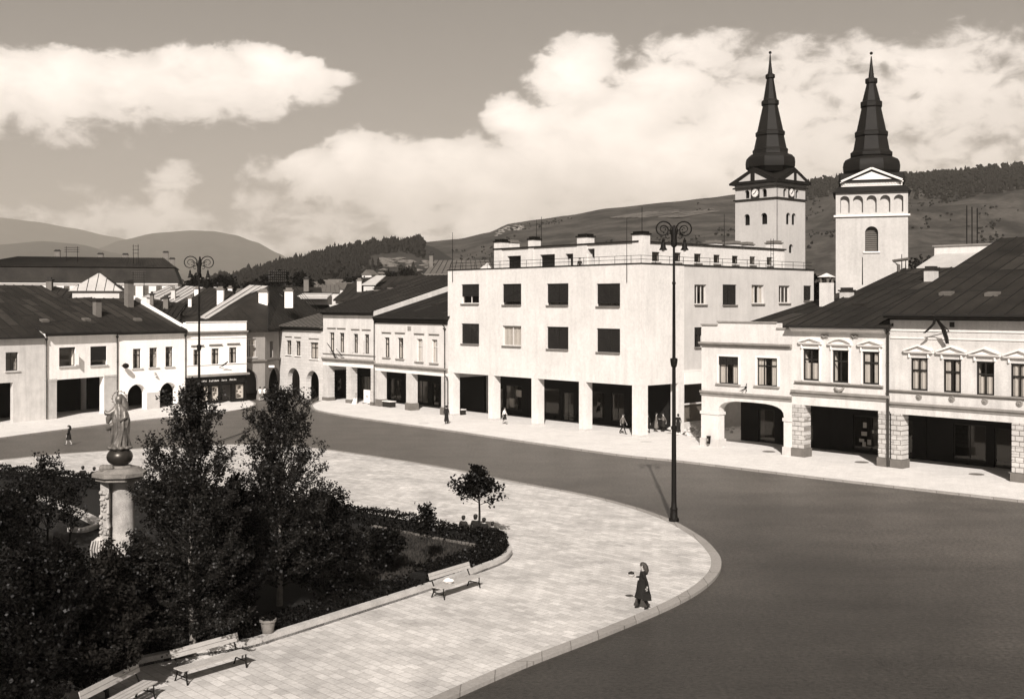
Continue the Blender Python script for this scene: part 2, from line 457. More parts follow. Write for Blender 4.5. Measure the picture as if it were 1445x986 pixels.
skyR = [(500,352),(560,346),(595,340.5),(647,336),(689,327),(720,314),(760,308.5),(800,303),(860,292.5),(950,283.5),(1000,278),(1040,273),(1100,264),(1150,257),(1190,253),(1280,251),(1330,247),(1398,239),(1460,233),(1600,224),(1800,222)]
bigAt = hill('hillside', skyR, 330, 1250, hillmat('hill_grass', .014, .066, .028, .40, .62), rough=.035, seed=2)
skyF = [(180,425),(260,408),(320,390),(400,370),(450,357),(500,347),(560,341),(592,339),(606,345),(650,368),(720,395),(800,410)]
ridgeAt = hill('wooded_ridge', skyF, 260, 820, hillmat('hill_wood', .014, .03, .01), rough=.04, seed=5, shape=1.1)
skyM = [(140,350),(170,339),(220,328.5),(270,325),(300,326),(330,331),(360,341),(395,358),(430,385),(470,415)]
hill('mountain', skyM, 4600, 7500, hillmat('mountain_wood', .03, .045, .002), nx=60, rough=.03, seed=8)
skyL = [(-300,290),(-100,298),(0,307),(52,313),(100,321.5),(160,334),(215,347),(280,362),(400,400)]
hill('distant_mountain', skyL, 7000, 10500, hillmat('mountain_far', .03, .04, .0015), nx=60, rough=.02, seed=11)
skyN = [(-300,345),(0,345),(60,340),(110,344),(160,356),(230,380),(330,408),(420,425)]
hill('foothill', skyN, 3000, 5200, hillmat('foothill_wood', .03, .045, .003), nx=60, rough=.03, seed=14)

# woods on the hills: far-off masses of spruce
def conifer(mb, p, h, r, rng, n=5):
    a0 = rng.random()*6
    for k in range(3):
        zb = h*(.08+.27*k); zt = h*(.55+.225*k); rr = r*(1-.27*k)
        vs = [(p.x+rr*math.cos(a0+k+6.283*j/n)*rng.uniform(.75,1.2), p.y+rr*math.sin(a0+k+6.283*j/n)*rng.uniform(.75,1.2), p.z+zb) for j in range(n)]
        vs.append((p.x, p.y, p.z+zt))
        mb.add(vs, [(j, (j+1) % n, n) for j in range(n)])
def broadleaf(mb, p, h, r, rng):
    for k in range(4):
        c = Vector((p.x+rng.uniform(-.5,.5)*r, p.y+rng.uniform(-.5,.5)*r, p.z+h*rng.uniform(.4,.75)))
        rr = r*rng.uniform(.45,.75); n = 6
        mb.lathe([(rr*.5, -rr*.8), (rr, -rr*.1), (rr*.75, rr*.55), (rr*.1, rr*.95)], n, c, rot=rng.random())
rng = random.Random(4)
wood = MB()
for i in range(5200):
    px = rng.uniform(230, 640); t = rng.uniform(.18, 1.04)**.8
    if px > 520 and t < .80 and fbm(px*.02, t*3, 3) < .25: continue
    if px > 598 and t > .7: continue
    p = ridgeAt(px, t)
    hh = rng.uniform(2.6, 6.6)*(1.15 if fbm(px*.05, 1, 6) > .1 else .85)
    if rng.random() < .62: conifer(wood, p, hh, hh*rng.uniform(.24, .36), rng)
    else: broadleaf(wood, p, hh*.8, hh*.42, rng)
tag(wood.build('spruce_forest', M['needle'], normals=False), 'dark mixed spruce wood covering the ridge behind the old roofs', 'forest', kind='stuff')
wood = MB()
for i in range(3600):
    px = rng.uniform(1085, 1640); t = rng.uniform(.70, 1.05)
    lim = .80+.10*fbm(px*.01, 2.2, 4) if px < 1290 else .72+.08*fbm(px*.01, 2.2, 4)
    if t < lim: continue
    p = bigAt(px, t); hh = rng.uniform(4.5, 10)
    (conifer if rng.random() < .4 else broadleaf)(wood, p, hh, hh*.3, rng)
tag(wood.build('hilltop_forest', M['needle'], normals=False), 'dark wood along the top of the big hill behind the church towers', 'forest', kind='stuff')
wood = MB()
for i in range(3200):
    px = rng.uniform(600, 1500); t = rng.uniform(.2, .95)
    if fbm(px*.012, t*5, 9) < .12: continue
    if 840 < px < 980 and t > .6: continue
    p = bigAt(px, t); hh = rng.uniform(.9, 2.6)
    broadleaf(wood, p, hh, hh*.55, rng)
tag(wood.build('hillside_bushes', M['leaf_dark'], normals=False), 'scattered bushes dotting the grassy slope of the big hill', 'bushes', kind='stuff')
# pale scree patches
def patch(name, at, px0, px1, t0, t1, n, m, seed):
    rg = random.Random(seed); mb = MB()
    for i in range(n):
        px = rg.uniform(px0, px1); t = rg.uniform(t0, t1)
        if fbm(px*.05, t*9, seed) < -.05: continue
        p = at(px, t)+Vector((0, 0, .3)); r = rg.uniform(1, 3.2)
        mb.ball(p, r, 6, sz=.35)
    return tag(mb.build(name, m, normals=False), kind='stuff')
M['scree'] = mat('scree', .22, .95, .3, .2)
tag(patch('scree', bigAt, 700, 740, .86, .95, 110, M['scree'], 3), 'pale bare scree near the crest of the big hill', 'scree')
tag(patch('scree', ridgeAt, 535, 606, .40, .72, 170, mat('scrub_pale', .12, .95, .3, .2), 6), 'pale scrubby clearing below the end of the spruce ridge', 'clearing')
# white letters laid out on the hillside
cu = bpy.data.curves.new('hillside_letters', 'FONT'); cu.body = 'BRÁCI  ČESI'; cu.size = 1; cu.extrude = .04; cu.offset = .012
lt = bpy.data.objects.new('hillside_letters', cu); C.objects.link(lt)
a = bigAt(858, .93); b = bigAt(960, .955)
def row_at(px, y):
    best = None
    for k in range(400):
        t = .4+.62*k/400; p = bigAt(px, t)
        yy = HY-(p.z-H)/p.y*F
        if best is None or abs(yy-y) < best[0]: best = (abs(yy-y), p)
    return best[1]
a = row_at(859, 309.5); b = row_at(961, 308.5); up = row_at(905, 301)-row_at(905, 309.5)
xd = (b-a); wid = xd.length; xd = xd.normalized()
yd = (up-xd*up.dot(xd)); hgt = yd.length; yd = yd.normalized(); zd = xd.cross(yd)
bpy.context.view_layer.update()
sx = wid/max(.1, lt.dimensions.x); sy = hgt/.72
lt.matrix_world = Matrix.Translation(a+zd*1.6) @ Matrix((xd, yd, zd)).transposed().to_4x4() @ Matrix.Diagonal((sx, sy, 6, 1))
me_ = bpy.data.meshes.new_from_object(lt); mw = lt.matrix_world.copy(); bpy.data.objects.remove(lt)
lt = bpy.data.objects.new('hillside_letters', me_); C.objects.link(lt); lt.matrix_world = mw
me_.materials.clear(); me_.materials.append(mat('letter_stone', .12, .95, .25, .3))
tag(lt, 'row of pale stone letters laid out on the grassy hill', 'lettering')
# ---------------------------------------------------------------- buildings
CAM = Vector((0, 0, H))
class Bld:
    """local axes: x along the facade (to the viewer's right), y into the house, z up"""
    def __init__(s, name, label, A, B, cat='house', group=None):
        A = Vector((A[0], A[1], 0)); B = Vector((B[0], B[1], 0))
        s.A = A; s.W = (B-A).length; s.U = (B-A).normalized(); s.N = Vector((-s.U.y, s.U.x, 0))
        s.root = thing(name, label, cat, A, math.atan2(s.U.y, s.U.x), group)
    def ray(s, x, y): return Vector(((x-CX)/F, 1, (HY-y)/F))
    def uz(s, x, y, n=0.0):
        r = s.ray(x, y); t = (n+(s.A-CAM).dot(s.N))/r.dot(s.N)
        P = CAM+r*t
        return (P-s.A).dot(s.U), P.z
    def nz(s, x, y, u=0.0):
        r = s.ray(x, y); t = (u+(s.A-CAM).dot(s.U))/r.dot(s.U)
        P = CAM+r*t
        return (P-s.A).dot(s.N), P.z
    def rect(s, x0, y0, x1, y1, n=0.0):
        xc = (x0+x1)/2
        return s.uz(x0, y0, n)[0], s.uz(x1, y0, n)[0], s.uz(xc, y1, n)[1], s.uz(xc, y0, n)[1]
    def z(s, x, y, n=0.0): return s.uz(x, y, n)[1]
    def u(s, x, n=0.0): return s.uz(x, HY+1, n)[0]

def rc(r): return [(r[0], r[2]), (r[1], r[2]), (r[1], r[3]), (r[0], r[3])]

def arch_hole(u0, u1, zb, zt, n=12, flat=None):
    w = (u1-u0)/2; rise = flat if flat else w
    zs = zt-rise
    pts = [(u0, zb), (u1, zb)]
    for i in range(n+1):
        a = math.pi*i/n
        pts.append((u0+w+w*math.cos(a), zs+rise*math.sin(a)))
    return pts

def outline(W, top, ops, zb=0.0, u0=0.0):
    """wall outline with openings that reach the ground: ops = (u0, u1, ztop, rise or 0)"""
    p = [(u0, zb)]
    for a, b, zt, rise in sorted(ops):
        if abs(a-p[-1][0]) > 1e-4: p.append((a, zb))
        if rise:
            w = (b-a)/2; k = 12; zs = zt-rise
            for i in range(k+1):
                t = math.pi*(1-i/k)
                # basket arch: flatter in the middle
                c, s_ = math.cos(t), math.sin(t)
                e = 1.0 if abs(rise-w) < .05 else .62
                p.append((a+w+w*math.copysign(abs(c)**e, c), zs+rise*abs(s_)**e))
        else: p += [(a, zt), (b, zt)]
        p.append((b, zb))
    if abs(p[-1][0]-W) > 1e-4: p.append((W, zb))
    if p[0] == p[1]: p = p[1:]
    p += [(W, top), (u0, top)]
    return p

def window(b, r, rev=.2, v=1, h=(.68,), fm='frame_dark', curtain=0, blind=0.0, sill='trim', n0=0.0, fw=.07, name='window', sill_w=.12, arch=False, openleaf=0):
    u0, u1, z0, z1 = r; n = n0+rev
    mb = MB(); d = .07
    e = .005
    if arch:
        w = (u1-u0)/2; pts = arch_hole(u0+e, u1-e, z0+e, z1-e)
        path = [(u, n+.03, z) for u, z in pts]; mb.tube(path+[path[0]], fw*.5, 4)
    else:
        mb.box(u0+e, u0+fw, n, n+d, z0+e, z1-e); mb.box(u1-fw, u1-e, n, n+d, z0+e, z1-e)
        mb.box(u0+fw, u1-fw, n, n+d, z0+e, z0+fw); mb.box(u0+fw, u1-fw, n, n+d, z1-fw, z1-e)
    for i in range(1, v+1):
        uc = u0+(u1-u0)*i/(v+1); mb.box(uc-fw*.45, uc+fw*.45, n-.01, n+d-.012, z0+fw, z1-fw)
    for q in h:
        zc = z0+(z1-z0)*q; mb.box(u0+fw, u1-fw, n+.008, n+d-.02, zc-fw*.5, zc+fw*.5)
    f = mb.build(name, M[fm], b.root)
    g = MB(); g.add([(u0, n+.04, z0), (u1, n+.04, z0), (u1, n+.04, z1), (u0, n+.04, z1)] if not arch else [(u, n+.04, z) for u, z in arch_hole(u0, u1, z0, z1)],
                    [tuple(range(4))] if not arch else [tuple(range(15))])
    g.build('pane', M['glass'], f, normals=False)
    if curtain:
        c = MB(); k = 14
        spans = [(u0+.05, u0+(u1-u0)*.36), (u1-(u1-u0)*.36, u1-.05)] if curtain == 1 else [(u0+.05, u1-.05)]
        zt = z1-.1 if curtain < 3 else z0+(z1-z0)*.55
        for a, bb in spans:
            vs = []
            for i in range(k+1):
                uu = a+(bb-a)*i/k; nn = n+.10+.03*math.sin(i*1.9)
                vs += [(uu, nn, z0+.06), (uu, nn, zt)]
            c.add(vs, [(2*i, 2*i+2, 2*i+3, 2*i+1) for i in range(k)])
        c.build('curtain', M['curtain'], f, normals=False)
    if blind:
        c = MB(); zb = z1-(z1-z0)*blind; k = max(3, int((z1-zb)/.09)); hh = (z1-zb)/k
        for i in range(k):
            c.box(u0+.01, u1-.01, n-.09, n-.055+.012*(i % 2), zb+i*hh+.006, zb+(i+1)*hh)
        c.build('blind', M['blind'], f)
    if sill:
        c = MB(); c.box(u0-sill_w, u1+sill_w, n0-.14, n0+.02, z0-.12, z0-.004)
        c.build('sill', M[sill], f)
    if openleaf:
        c = MB(); ul = u0 if openleaf < 0 else u1; w = (u1-u0)*.3
        c.box(ul-.02, ul+.02, n0-w+.1, n0+.1, z0+.08, z0+(z1-z0)*.66)
        c.build('open_leaf', M['frame_light'], f)
    return f

def band(b, z0, z1, out, m, name='cornice', u0=0.0, u1=None, n0=0.0, steps=1, mold=True):
    u1 = b.W if u1 is None else u1
    mb = MB()
    if mold:
        hh = (z1-z0)
        prof = [(0, z0), (out*.35, z0), (out*.45, z0+hh*.35), (out*.85, z0+hh*.6), (out, z0+hh*.62), (out, z1), (0, z1)]
    else: prof = [(0, z0), (out, z0), (out, z1), (0, z1)]
    mb.ext([(u0, n0+.01-o, z) for o, z in prof], (u1-u0, 0, 0))
    return mb.build(name, M[m], b.root)

def pipe(b, u, z0, z1, n=-.12, r=.06, hopper=True):
    mb = MB(); mb.tube([(u, n, z0), (u, n, z1-.5), (u, n-.05, z1-.3), (u, n-.3, z1)], r, 8)
    if hopper: mb.lathe([(.06, -.15), (.14, 0), (.14, .12)], 8, (u, n, z1-.55))
    z = z0+1.2
    while z < z1-1: mb.lathe([(r+.02, 0), (r+.02, .06)], 8, (u, n, z)); z += 2
    return mb.build('downpipe', M['pipe'], b.root, smooth=40)

def gable_roof(b, pts, u0, u1, m='roof', th=.16, rib=.85, ribm='seam', name='roof', gutter=True, jit=0):
    """pts: (n, z) from front eave over the ridge to the back eave; ribs are the standing seams"""
    mb = MB()
    mb.ext([(u0, n, z) for n, z in pts]+[(u0, n, z-th) for n, z in pts[::-1]], (u1-u0, 0, 0), 0)
    k = max(1, int((u1-u0)/rib))
    for i in range(k+1):
        u = u0+(u1-u0)*i/k
        for (a, za), (c, zc) in zip(pts, pts[1:]):
            ua = min(max(u-.025, u0), u1-.05)
            mb.ext([(ua, a, za), (ua, c, zc), (ua, c, zc+.06), (ua, a, za+.06)], (.07, 0, 0), 1)
    if m in ('roof', 'roof2'):
        # cross joints between the sheets, and sheets renewed at another time
        rg = random.Random(int(abs(u1)*997)+int(abs(pts[1][1])*131)); (a, za), (c, zc) = pts[0], pts[1]
        at = lambda t: (a+(c-a)*t, za+(zc-za)*t)
        for i in range(k):
            ua = u0+(u1-u0)*i/k+.06; ub = u0+(u1-u0)*(i+1)/k-.06; t = rg.uniform(.08, .3)
            while t < .95:
                t2 = min(.985, t+rg.uniform(.14, .38)); (n0, z0), (n1, z1) = at(t), at(t+.008)
                mb.ext([(ua, n0, z0+.003), (ua, n1, z1+.003), (ua, n1, z1+.028), (ua, n0, z0+.028)], (ub-ua, 0, 0), 1)
                if rg.random() < .28:
                    (n0, z0), (n1, z1) = at(t+.009), at(t2-.002)
                    mb.ext([(ua, n0, z0+.002), (ua, n1, z1+.002), (ua, n1, z1+.012), (ua, n0, z0+.012)], (ub-ua, 0, 0), 2)
                t = t2
    if gutter:
        n, z = pts[0]
        mb.tube([(u0, n-.05, z-.1), (u1, n-.05, z-.1)], .09, 8, 1)
    return mb.build(name, [M[m], M[ribm], M['roof_patch']], b.root)

def body(b, pts, m='plaster', n0=.3, u0=0.0, u1=None, name='wall', zb=0.0, arc=None):
    """side walls, rear wall and floors of a house; pts as for the roof, kept a little below it"""
    u1 = b.W if u1 is None else u1
    mb = MB(); z0 = zb
    nb = pts[-1][0]
    q = [(n0, zb)] if arc is None else [(arc[0], zb), (arc[0], arc[1]), (n0, arc[1])]
    q += [(max(n, n0), z-.2) for n, z in pts[:]]
    q[-1] = (min(pts[-1][0], nb)-.3, pts[-1][1]-.2); q += [(nb-.3, zb)]
    if pts[0][0] < n0:
        (na, za), (nc, zc) = pts[0], pts[1]
        zz = za+(zc-za)*(n0-na)/(nc-na)-.2
        i = 1 if arc is None else 3
        q[i] = (n0, zz)
    for ua, ub in ((u0+.02, u0+.27), (u1-.27, u1-.02)):
        mb.ext([(ua, n, z) for n, z in q], (ub-ua, 0, 0))
    mb.box(u0+.27, u1-.27, nb-.6, nb-.31, zb, pts[-1][1]-.25)
    return mb.build(name, M[m], b.root)

def arcade_inside(b, depth, zc, n0=.5, u0=0.0, u1=None, shops=(), wall='shade_in'):
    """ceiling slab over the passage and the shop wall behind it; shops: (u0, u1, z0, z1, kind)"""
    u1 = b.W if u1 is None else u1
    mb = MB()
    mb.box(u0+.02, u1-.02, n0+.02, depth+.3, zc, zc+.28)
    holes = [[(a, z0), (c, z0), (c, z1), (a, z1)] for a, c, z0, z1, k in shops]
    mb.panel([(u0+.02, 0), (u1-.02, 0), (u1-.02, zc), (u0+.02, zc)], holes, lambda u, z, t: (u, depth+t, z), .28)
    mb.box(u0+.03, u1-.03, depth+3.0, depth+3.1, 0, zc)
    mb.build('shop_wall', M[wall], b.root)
    for a, c, z0, z1, k in shops:
        f = MB(); n = depth+.1
        f.box(a+.01, a+.08, n, n+.07, z0, z1); f.box(c-.08, c-.01, n, n+.07, z0, z1)
        f.box(a+.08, c-.08, n, n+.07, z1-.09, z1-.01); f.box(a+.08, c-.08, n, n+.07, z0+.01, z0+.14)
        if k != 'door':
            f.box((a+c)/2-.03, (a+c)/2+.03, n+.005, n+.06, z0+.14, z1-.09)
        fo = f.build('shop_door' if k == 'door' else 'shop_window', M['wood_dark'], b.root)
        g = MB(); g.add([(a, n+.04, z0), (c, n+.04, z0), (c, n+.04, z1), (a, n+.04, z1)], [(0,1,2,3)]); g.build('pane', M['glass'], fo, normals=False)
        if k == 'goods':
            rg = random.Random(int(a*100)); w = MB()
            for i in range(9):
                uu = rg.uniform(a+.2, c-.5); zz = rg.uniform(z0+.2, z1-.7)
                w.box(uu, uu+rg.uniform(.2, .5), n+.25, n+.3, zz, zz+rg.uniform(.2, .5))
            w.build('display', M['curtain'], fo)

def chimney(b, u, n, z0, z1, w=.7, d=.55, m='plaster2', cap='stone_dark', parent=None, smallcap=False):
    mb = MB()
    mb.box(u-w/2, u+w/2, n-d/2, n+d/2, z0, z1, 0)
    mb.box(u-w/2-.1, u+w/2+.1, n-d/2-.1, n+d/2+.1, z1, z1+.12, 1)
    mb.box(u-w/2+.05, u+w/2-.05, n-d/2+.05, n+d/2-.05, z1+.12, z1+.3, 1)
    return mb.build('chimney', [M[m], M[cap]], parent if parent else b.root)

def mast(b, x, ytop, ybot, n, r=.035, u=None, cross=0):
    uu, zt = b.uz(x, ytop, n); zb = b.uz(x, ybot, n)[1]
    mb = MB(); mb.tube([(uu, n, zb), (uu, n, zt)], [r, r*.6], 6)
    for i in range(cross): mb.box(uu-.5+.1*i, uu+.5-.1*i, n-.02, n+.02, zt-.25-.3*i, zt-.21-.3*i)
    return mb.build('mast', M['iron'], b.root)

def pediment(b, r, kind='tri', drop=.0, m='trim', h=.5, w=.28, z=None):
    u0, u1, z0, z1 = r; zb = (z1+.32) if z is None else z; a, c = u0-w, u1+w; uc = (a+c)/2
    mb = MB()
    mb.ext([(a, .01, zb), (a, -.2, zb+.03), (a, -.24, zb+.14), (a, .01, zb+.14)], (c-a, 0, 0))
    if kind == 'tri':
        for q, s_ in ((a, 1), (c, -1)):
            mb.ext([(q, -.24, zb+.142), (uc, -.24, zb+h), (uc, -.24, zb+h+.13), (q-.04*s_, -.24, zb+.25)], (0, .25, 0))
        mb.ext([(a+.2, -.06, zb+.14), (c-.2, -.06, zb+.14), (uc, -.06, zb+h-.03)], (0, .07, 0))
    elif kind == 'seg':
        k = 10; pts = []
        for i in range(k+1):
            t = -1+2*i/k; pts.append((uc+(c-a)/2*t, zb+.142+(h-.1)*(1-t*t)))
        for p, q in zip(pts, pts[1:]):
            mb.ext([(p[0], -.24, p[1]), (q[0], -.24, q[1]), (q[0], -.24, q[1]+.12), (p[0], -.24, p[1]+.12)], (0, .25, 0))
        mb.ext([(u, -.06, z) for u, z in pts], (0, .07, 0))
    elif kind == 'flat':
        mb.box(a, c, -.2, .01, zb+.142, zb+.2)
    for uu in (u0-.12, u1+.02):
        mb.box(uu, uu+.1, -.13, .01, zb-.3, zb-.002)
    return mb.build('pediment', M[m], b.root)

def architrave(b, r, w=.14, out=.05, m='trim'):
    u0, u1, z0, z1 = r; mb = MB()
    mb.box(u0-w, u0-.003, -out, .01, z0, z1+w); mb.box(u1+.003, u1+w, -out, .01, z0, z1+w); mb.box(u0-.003, u1+.003, -out, .01, z1+.003, z1+w)
    return mb.build('window_surround', M[m], b.root)

def pier(b, u0, u1, zt, n0=-.04, n1=.86, m='stone', rust=True, base=.5, seed=1):
    """a masonry pier: courses stand proud of recessed joints"""
    mb = MB()
    mb.box(u0+.03, u1-.03, n0+.03, n1-.03, 0, zt, 0)
    if rust:
        z = base; k = max(3, int((zt-base)/.38)); hh = (zt-base)/k
        for i in range(k):
            mb.box(u0, u1, n0, n1, z+.02, z+hh-.025, 0); z += hh
    mb.box(u0-.07, u1+.07, n0-.07, n1+.05, 0, base, 1)
    return mb.build('pier', [M[m], M['stone_dark']], b.root)

def skylight(b, u, n, z, slope, w=.8, l=.7, m='roof_grey'):
    """roof hatch standing on the slope at (u, n)"""
    dn = l*math.cos(slope); dz = l*math.sin(slope); mb = MB()
    mb.ext([(u-w/2, n, z-.05), (u-w/2, n+dn, z+dz-.05), (u-w/2, n+dn, z+dz+.14), (u-w/2, n, z+.22)], (w, 0, 0))
    return mb.build('roof_hatch', M[m], b.root)

def roof_z(pts, n):
    for (a, za), (c, zc) in zip(pts, pts[1:]):
        if a <= n <= c: return za+(zc-za)*(n-a)/(c-a)
    return pts[0][1]

rw = rowRw
# ================= right row, from the far end =================
# --- arched house beside the street mouth
b = Bld('arched_house', 'low cream house with two round street arches at the mouth of the side street', rw[0], rw[1], group='arcaded houses round the square')
zt = b.z(425, 461)
wins = [b.rect(404, 480, 411, 500), b.rect(417, 481, 424, 501.5), b.rect(437.5, 483, 449, 506)]
ops = [(b.u(405.5), b.u(423), b.z(414, 519), (b.u(423)-b.u(405.5))/2), (b.u(432), b.u(450), b.z(441, 523), (b.u(450)-b.u(432))/2)]
mb = MB(); mb.panel(outline(b.W, zt, ops), [rc(w) for w in wins], lambda u, z, t: (u, t, z), .7)
mb.build('wall', brickmat('scored_plaster', .58, .52, .36, .9, .36, vertical=True, mortar=.012, bump=.3, blotch=.35), b.root)
for i, w in enumerate(wins): window(b, w, fm='frame_dark', curtain=2 if i == 2 else 0); band(b, w[3]+.35, w[3]+.5, .12, 'trim_grey', 'lintel', w[0]-.2, w[1]+.2)
rp = [(-.5, zt+.05), (7, zt+1.9), (14, zt+.2)]
body(b, rp, 'plaster2', .7, arc=(4.8, 3.6)); arcade_inside(b, 4.5, 3.4, .7, shops=[(1.2, 3.2, .3, 2.8, 'w'), (5, 7, .3, 2.8, 'goods')])
gable_roof(b, rp, -.05, b.W+.02, 'roof_grey', rib=1.0); band(b, zt-.42, zt-.02, .45, 'roof2', 'eaves')

# --- flag-bearing house
b = Bld('arcaded_house', 'cream two-bay house with flag brackets between the arched house and the plain two-bay house', rw[1], rw[2], group='arcaded houses round the square')
zt = b.z(492, 444)
wins = [b.rect(465, 469, 471.7, 496), b.rect(478.8, 469.5, 485.6, 497), b.rect(498.6, 471, 505, 498), b.rect(514, 471.6, 520.7, 499)]
pu = [(0, b.u(463.5)), (b.u(489), b.u(495.5)), (b.u(523.5), b.W)]
zo = b.z(478, 516.5)
ops = [(pu[0][1], pu[1][0], zo, 0), (pu[1][1], pu[2][0], zo, 0)]
mb = MB(); mb.panel(outline(b.W, zt, [], zo), [rc(w) for w in wins], lambda u, z, t: (u, t, z), .7); mb.build('wall', M['plaster2'], b.root)
for i, w in enumerate(wins):
    window(b, w, fm='frame_dark', curtain=(2, 3, 0, 0)[i], sill=None, openleaf=(0, 0, -1, -1)[i]); band(b, w[3]+.4, w[3]+.58, .16, 'trim_grey', 'lintel', w[0]-.35, w[1]+.35)
for a, c in pu: pier(b, a, c, zo)
band(b, b.z(492, 500.5)-.1, b.z(492, 500.5)+.06, .12, 'trim_grey', 'sill_band'); band(b, zo+.5, zo+.95, .32, 'trim_grey', 'ledge'); band(b, zo, zo+.35, .06, 'trim', 'beam_face', mold=False)
n_r, z_r = b.nz(600, 389, 0)
ze = b.z(456.5, 439, -.5)
rpB = [(-.6, ze), (n_r, z_r), (n_r+14, ze)]
body(b, rpB, 'plaster2', .7, arc=(5.02, 3.9)); arcade_inside(b, 4.7, zo+.02, .7, shops=[(1, 3.4, .3, 2.9, 'w'), (5, 6.2, .1, 2.7, 'door'), (6.8, 9, .3, 2.9, 'w')])
rf = gable_roof(b, rpB, -.1, b.W+.05, 'roof', rib=.75)
band(b, zt-.06, ze-.16, .5, 'roof2', 'eaves')
for x, y0 in ((533, 424), (552, 421)):
    for q in range(1):
        # two dark stacks on the far half of the slope
        u_, z_ = b.uz(x, y0-14, 9.5); chimney(b, min(u_, b.W-.6), 9.5, roof_z(rpB, 9.5)-.3, z_+.2, .9, .6, 'stone_dark', 'black', rf)
pipe(b, b.W-.12, .2, zt+.1)

# --- plain two-bay house
b = Bld('arcaded_house', 'cream two-bay house built against the side of the big white block', rw[2], rw[3], group='arcaded houses round the square')
zt = b.z(580, 456)
wins = [b.rect(542.4, 476, 549.5, 504), b.rect(561, 476.6, 569, 506), b.rect(588, 478, 596, 510), b.rect(609, 479, 617, 512)]
zo = b.z(580, 527)
pu = [(.15, b.u(537)), (b.u(573), b.u(580.5)), (b.u(622.5), b.W-.05)]
mb = MB(); mb.panel(outline(b.W, zt, [], zo), [rc(w) for w in wins], lambda u, z, t: (u, t, z), .7); mb.build('wall', M['plaster'], b.root)
for i, w in enumerate(wins):
    window(b, w, fm='frame_light' if i in (2, 3) else 'frame_dark', curtain=(1, 3, 2, 1)[i], sill='trim_grey', sill_w=.3); band(b, w[3]+.42, w[3]+.6, .16, 'trim_grey', 'lintel', w[0]-.4, w[1]+.4)
for a, c in pu: pier(b, a, c, zo, rust=False, base=.9)
band(b, zo+.42, zo+.85, .28, 'trim_grey', 'ledge'); band(b, zo, zo+.3, .05, 'trim', 'beam_face', mold=False)
mb = MB(); mb.box(b.u(578)-.3, b.u(578)+.3, -.08, .01, zt-.75, zt-.35); mb.build('plaque', M['trim_grey'], b.root)
ze = b.z(531, 447, -.4); n_w, z_w = b.nz(632, 403, 0)
sl = (z_w-.7-ze)/(n_w+.5)
rpC = [(-.5, ze), (16, ze+sl*16.5), (28, ze)]
body(b, rpC, 'plaster', .7, arc=(5.02, 4.0)); arcade_inside(b, 4.7, zo+.02, .7, shops=[(1, 3.5, .3, 2.9, 'w'), (4.4, 5.6, .1, 2.7, 'door'), (6.4, 9.5, .3, 2.9, 'goods')])
rf = gable_roof(b, rpC, .3, b.W+.3, 'roof2', rib=.6); band(b, zt-.05, ze-.16, .42, 'roof2', 'eaves', .05)
mb = MB()
mb.ext([(.02, -.3, ze-.3), (.02, 16, ze+sl*16.3-.3), (.02, 16, ze+sl*16.3+.75), (.02, -.3, ze+.62)], (.26, 0, 0))
mb.build('firewall', M['plaster_dirty'], b.root)
skylight(b, b.u(612, 4), 4, roof_z(rpC, 4), math.atan(sl), .9, .5, 'roof')
pipe(b, b.W-.4, .2, zt)

# ================= the white modern block =================
b = Bld('modern_block', 'large white flat-roofed block with square pillars and a terrace storey, tallest on the square', rw[3], rw[4], 'building')
mod = b
W = b.W; zp = 15.0; zo = b.z(770, 535); DEP = b.nz(1149, 430, W)[0]; D1 = b.nz(965.5, 430, W)[0]
wins = [b.rect(651, 401, 676, 428.5), b.rect(709, 400.5, 735.5, 430), b.rect(771.6, 400, 802, 430.5), b.rect(841.8, 400, 875, 432),
        b.rect(651, 456.5, 676, 485), b.rect(709, 459.6, 735.5, 488), b.rect(771.6, 461, 802, 492.5), b.rect(841.8, 463.5, 875, 497)]
mb = MB()
mb.panel(outline(W, zp, [], zo), [rc(w) for w in wins], lambda u, z, t: (u, t, z), .4)
# long side: white for the first bay, then bare grey render set back a little
def side(u_off): return lambda n, z, t: (W-u_off-t, n, z)
mb.panel([(.4, zo), (D1, zo), (D1, zp), (.4, zp)], [], side(0), .4)
mb.build('wall', M['plaster_modern'], b.root)
sw = []
for x0, y0, x1, y1 in [(980,401.5,997,429.6),(1019.8,401.5,1039.5,430),(1060.7,402,1078,428.5),(1099,403,1114.7,427.7),(1134,403,1145,424),(980,461.7,991,489.8)]:
    n0, n1 = b.nz(x0, 430, W-.06)[0], b.nz(x1, 430, W-.06)[0]
    xc = (x0+x1)/2
    sw.append((n0, n1, b.nz(xc, y1, W-.06)[1], b.nz(xc, y0, W-.06)[1]))
mb = MB()
zg = b.nz(980, 523.5, W)[1]
mb.panel([(D1, zg), (DEP, zg), (DEP, zp), (D1, zp)], [rc(w) for w in sw], side(.06), .34)
mb.box(.02, W-.4, DEP-.3, DEP, 0, zp-.01); mb.box(.02, .3, .4, DEP-.3, 4.0, zp-.01)
mb.build('side_wall', M['plaster_grey'], b.root)
mb = MB(); mb.box(W-.5, W+.03, D1, DEP, zo-.15, zg-.002); mb.box(W-.5, W+.05, D1-.1, DEP, zg-.003, zg+.08)
mb.build('side_beam', M['trim'], b.root)
for i, w in enumerate(wins):
    window(b, w, rev=.22, v=1, h=(), fm='frame_light' if i in (0, 5) else 'frame_dark', blind=(.62, .86, .88, .88, 1.0, 0, .97, .99)[i], curtain=2 if i == 5 else 0, sill='stone_dark', sill_w=.02, fw=.09)
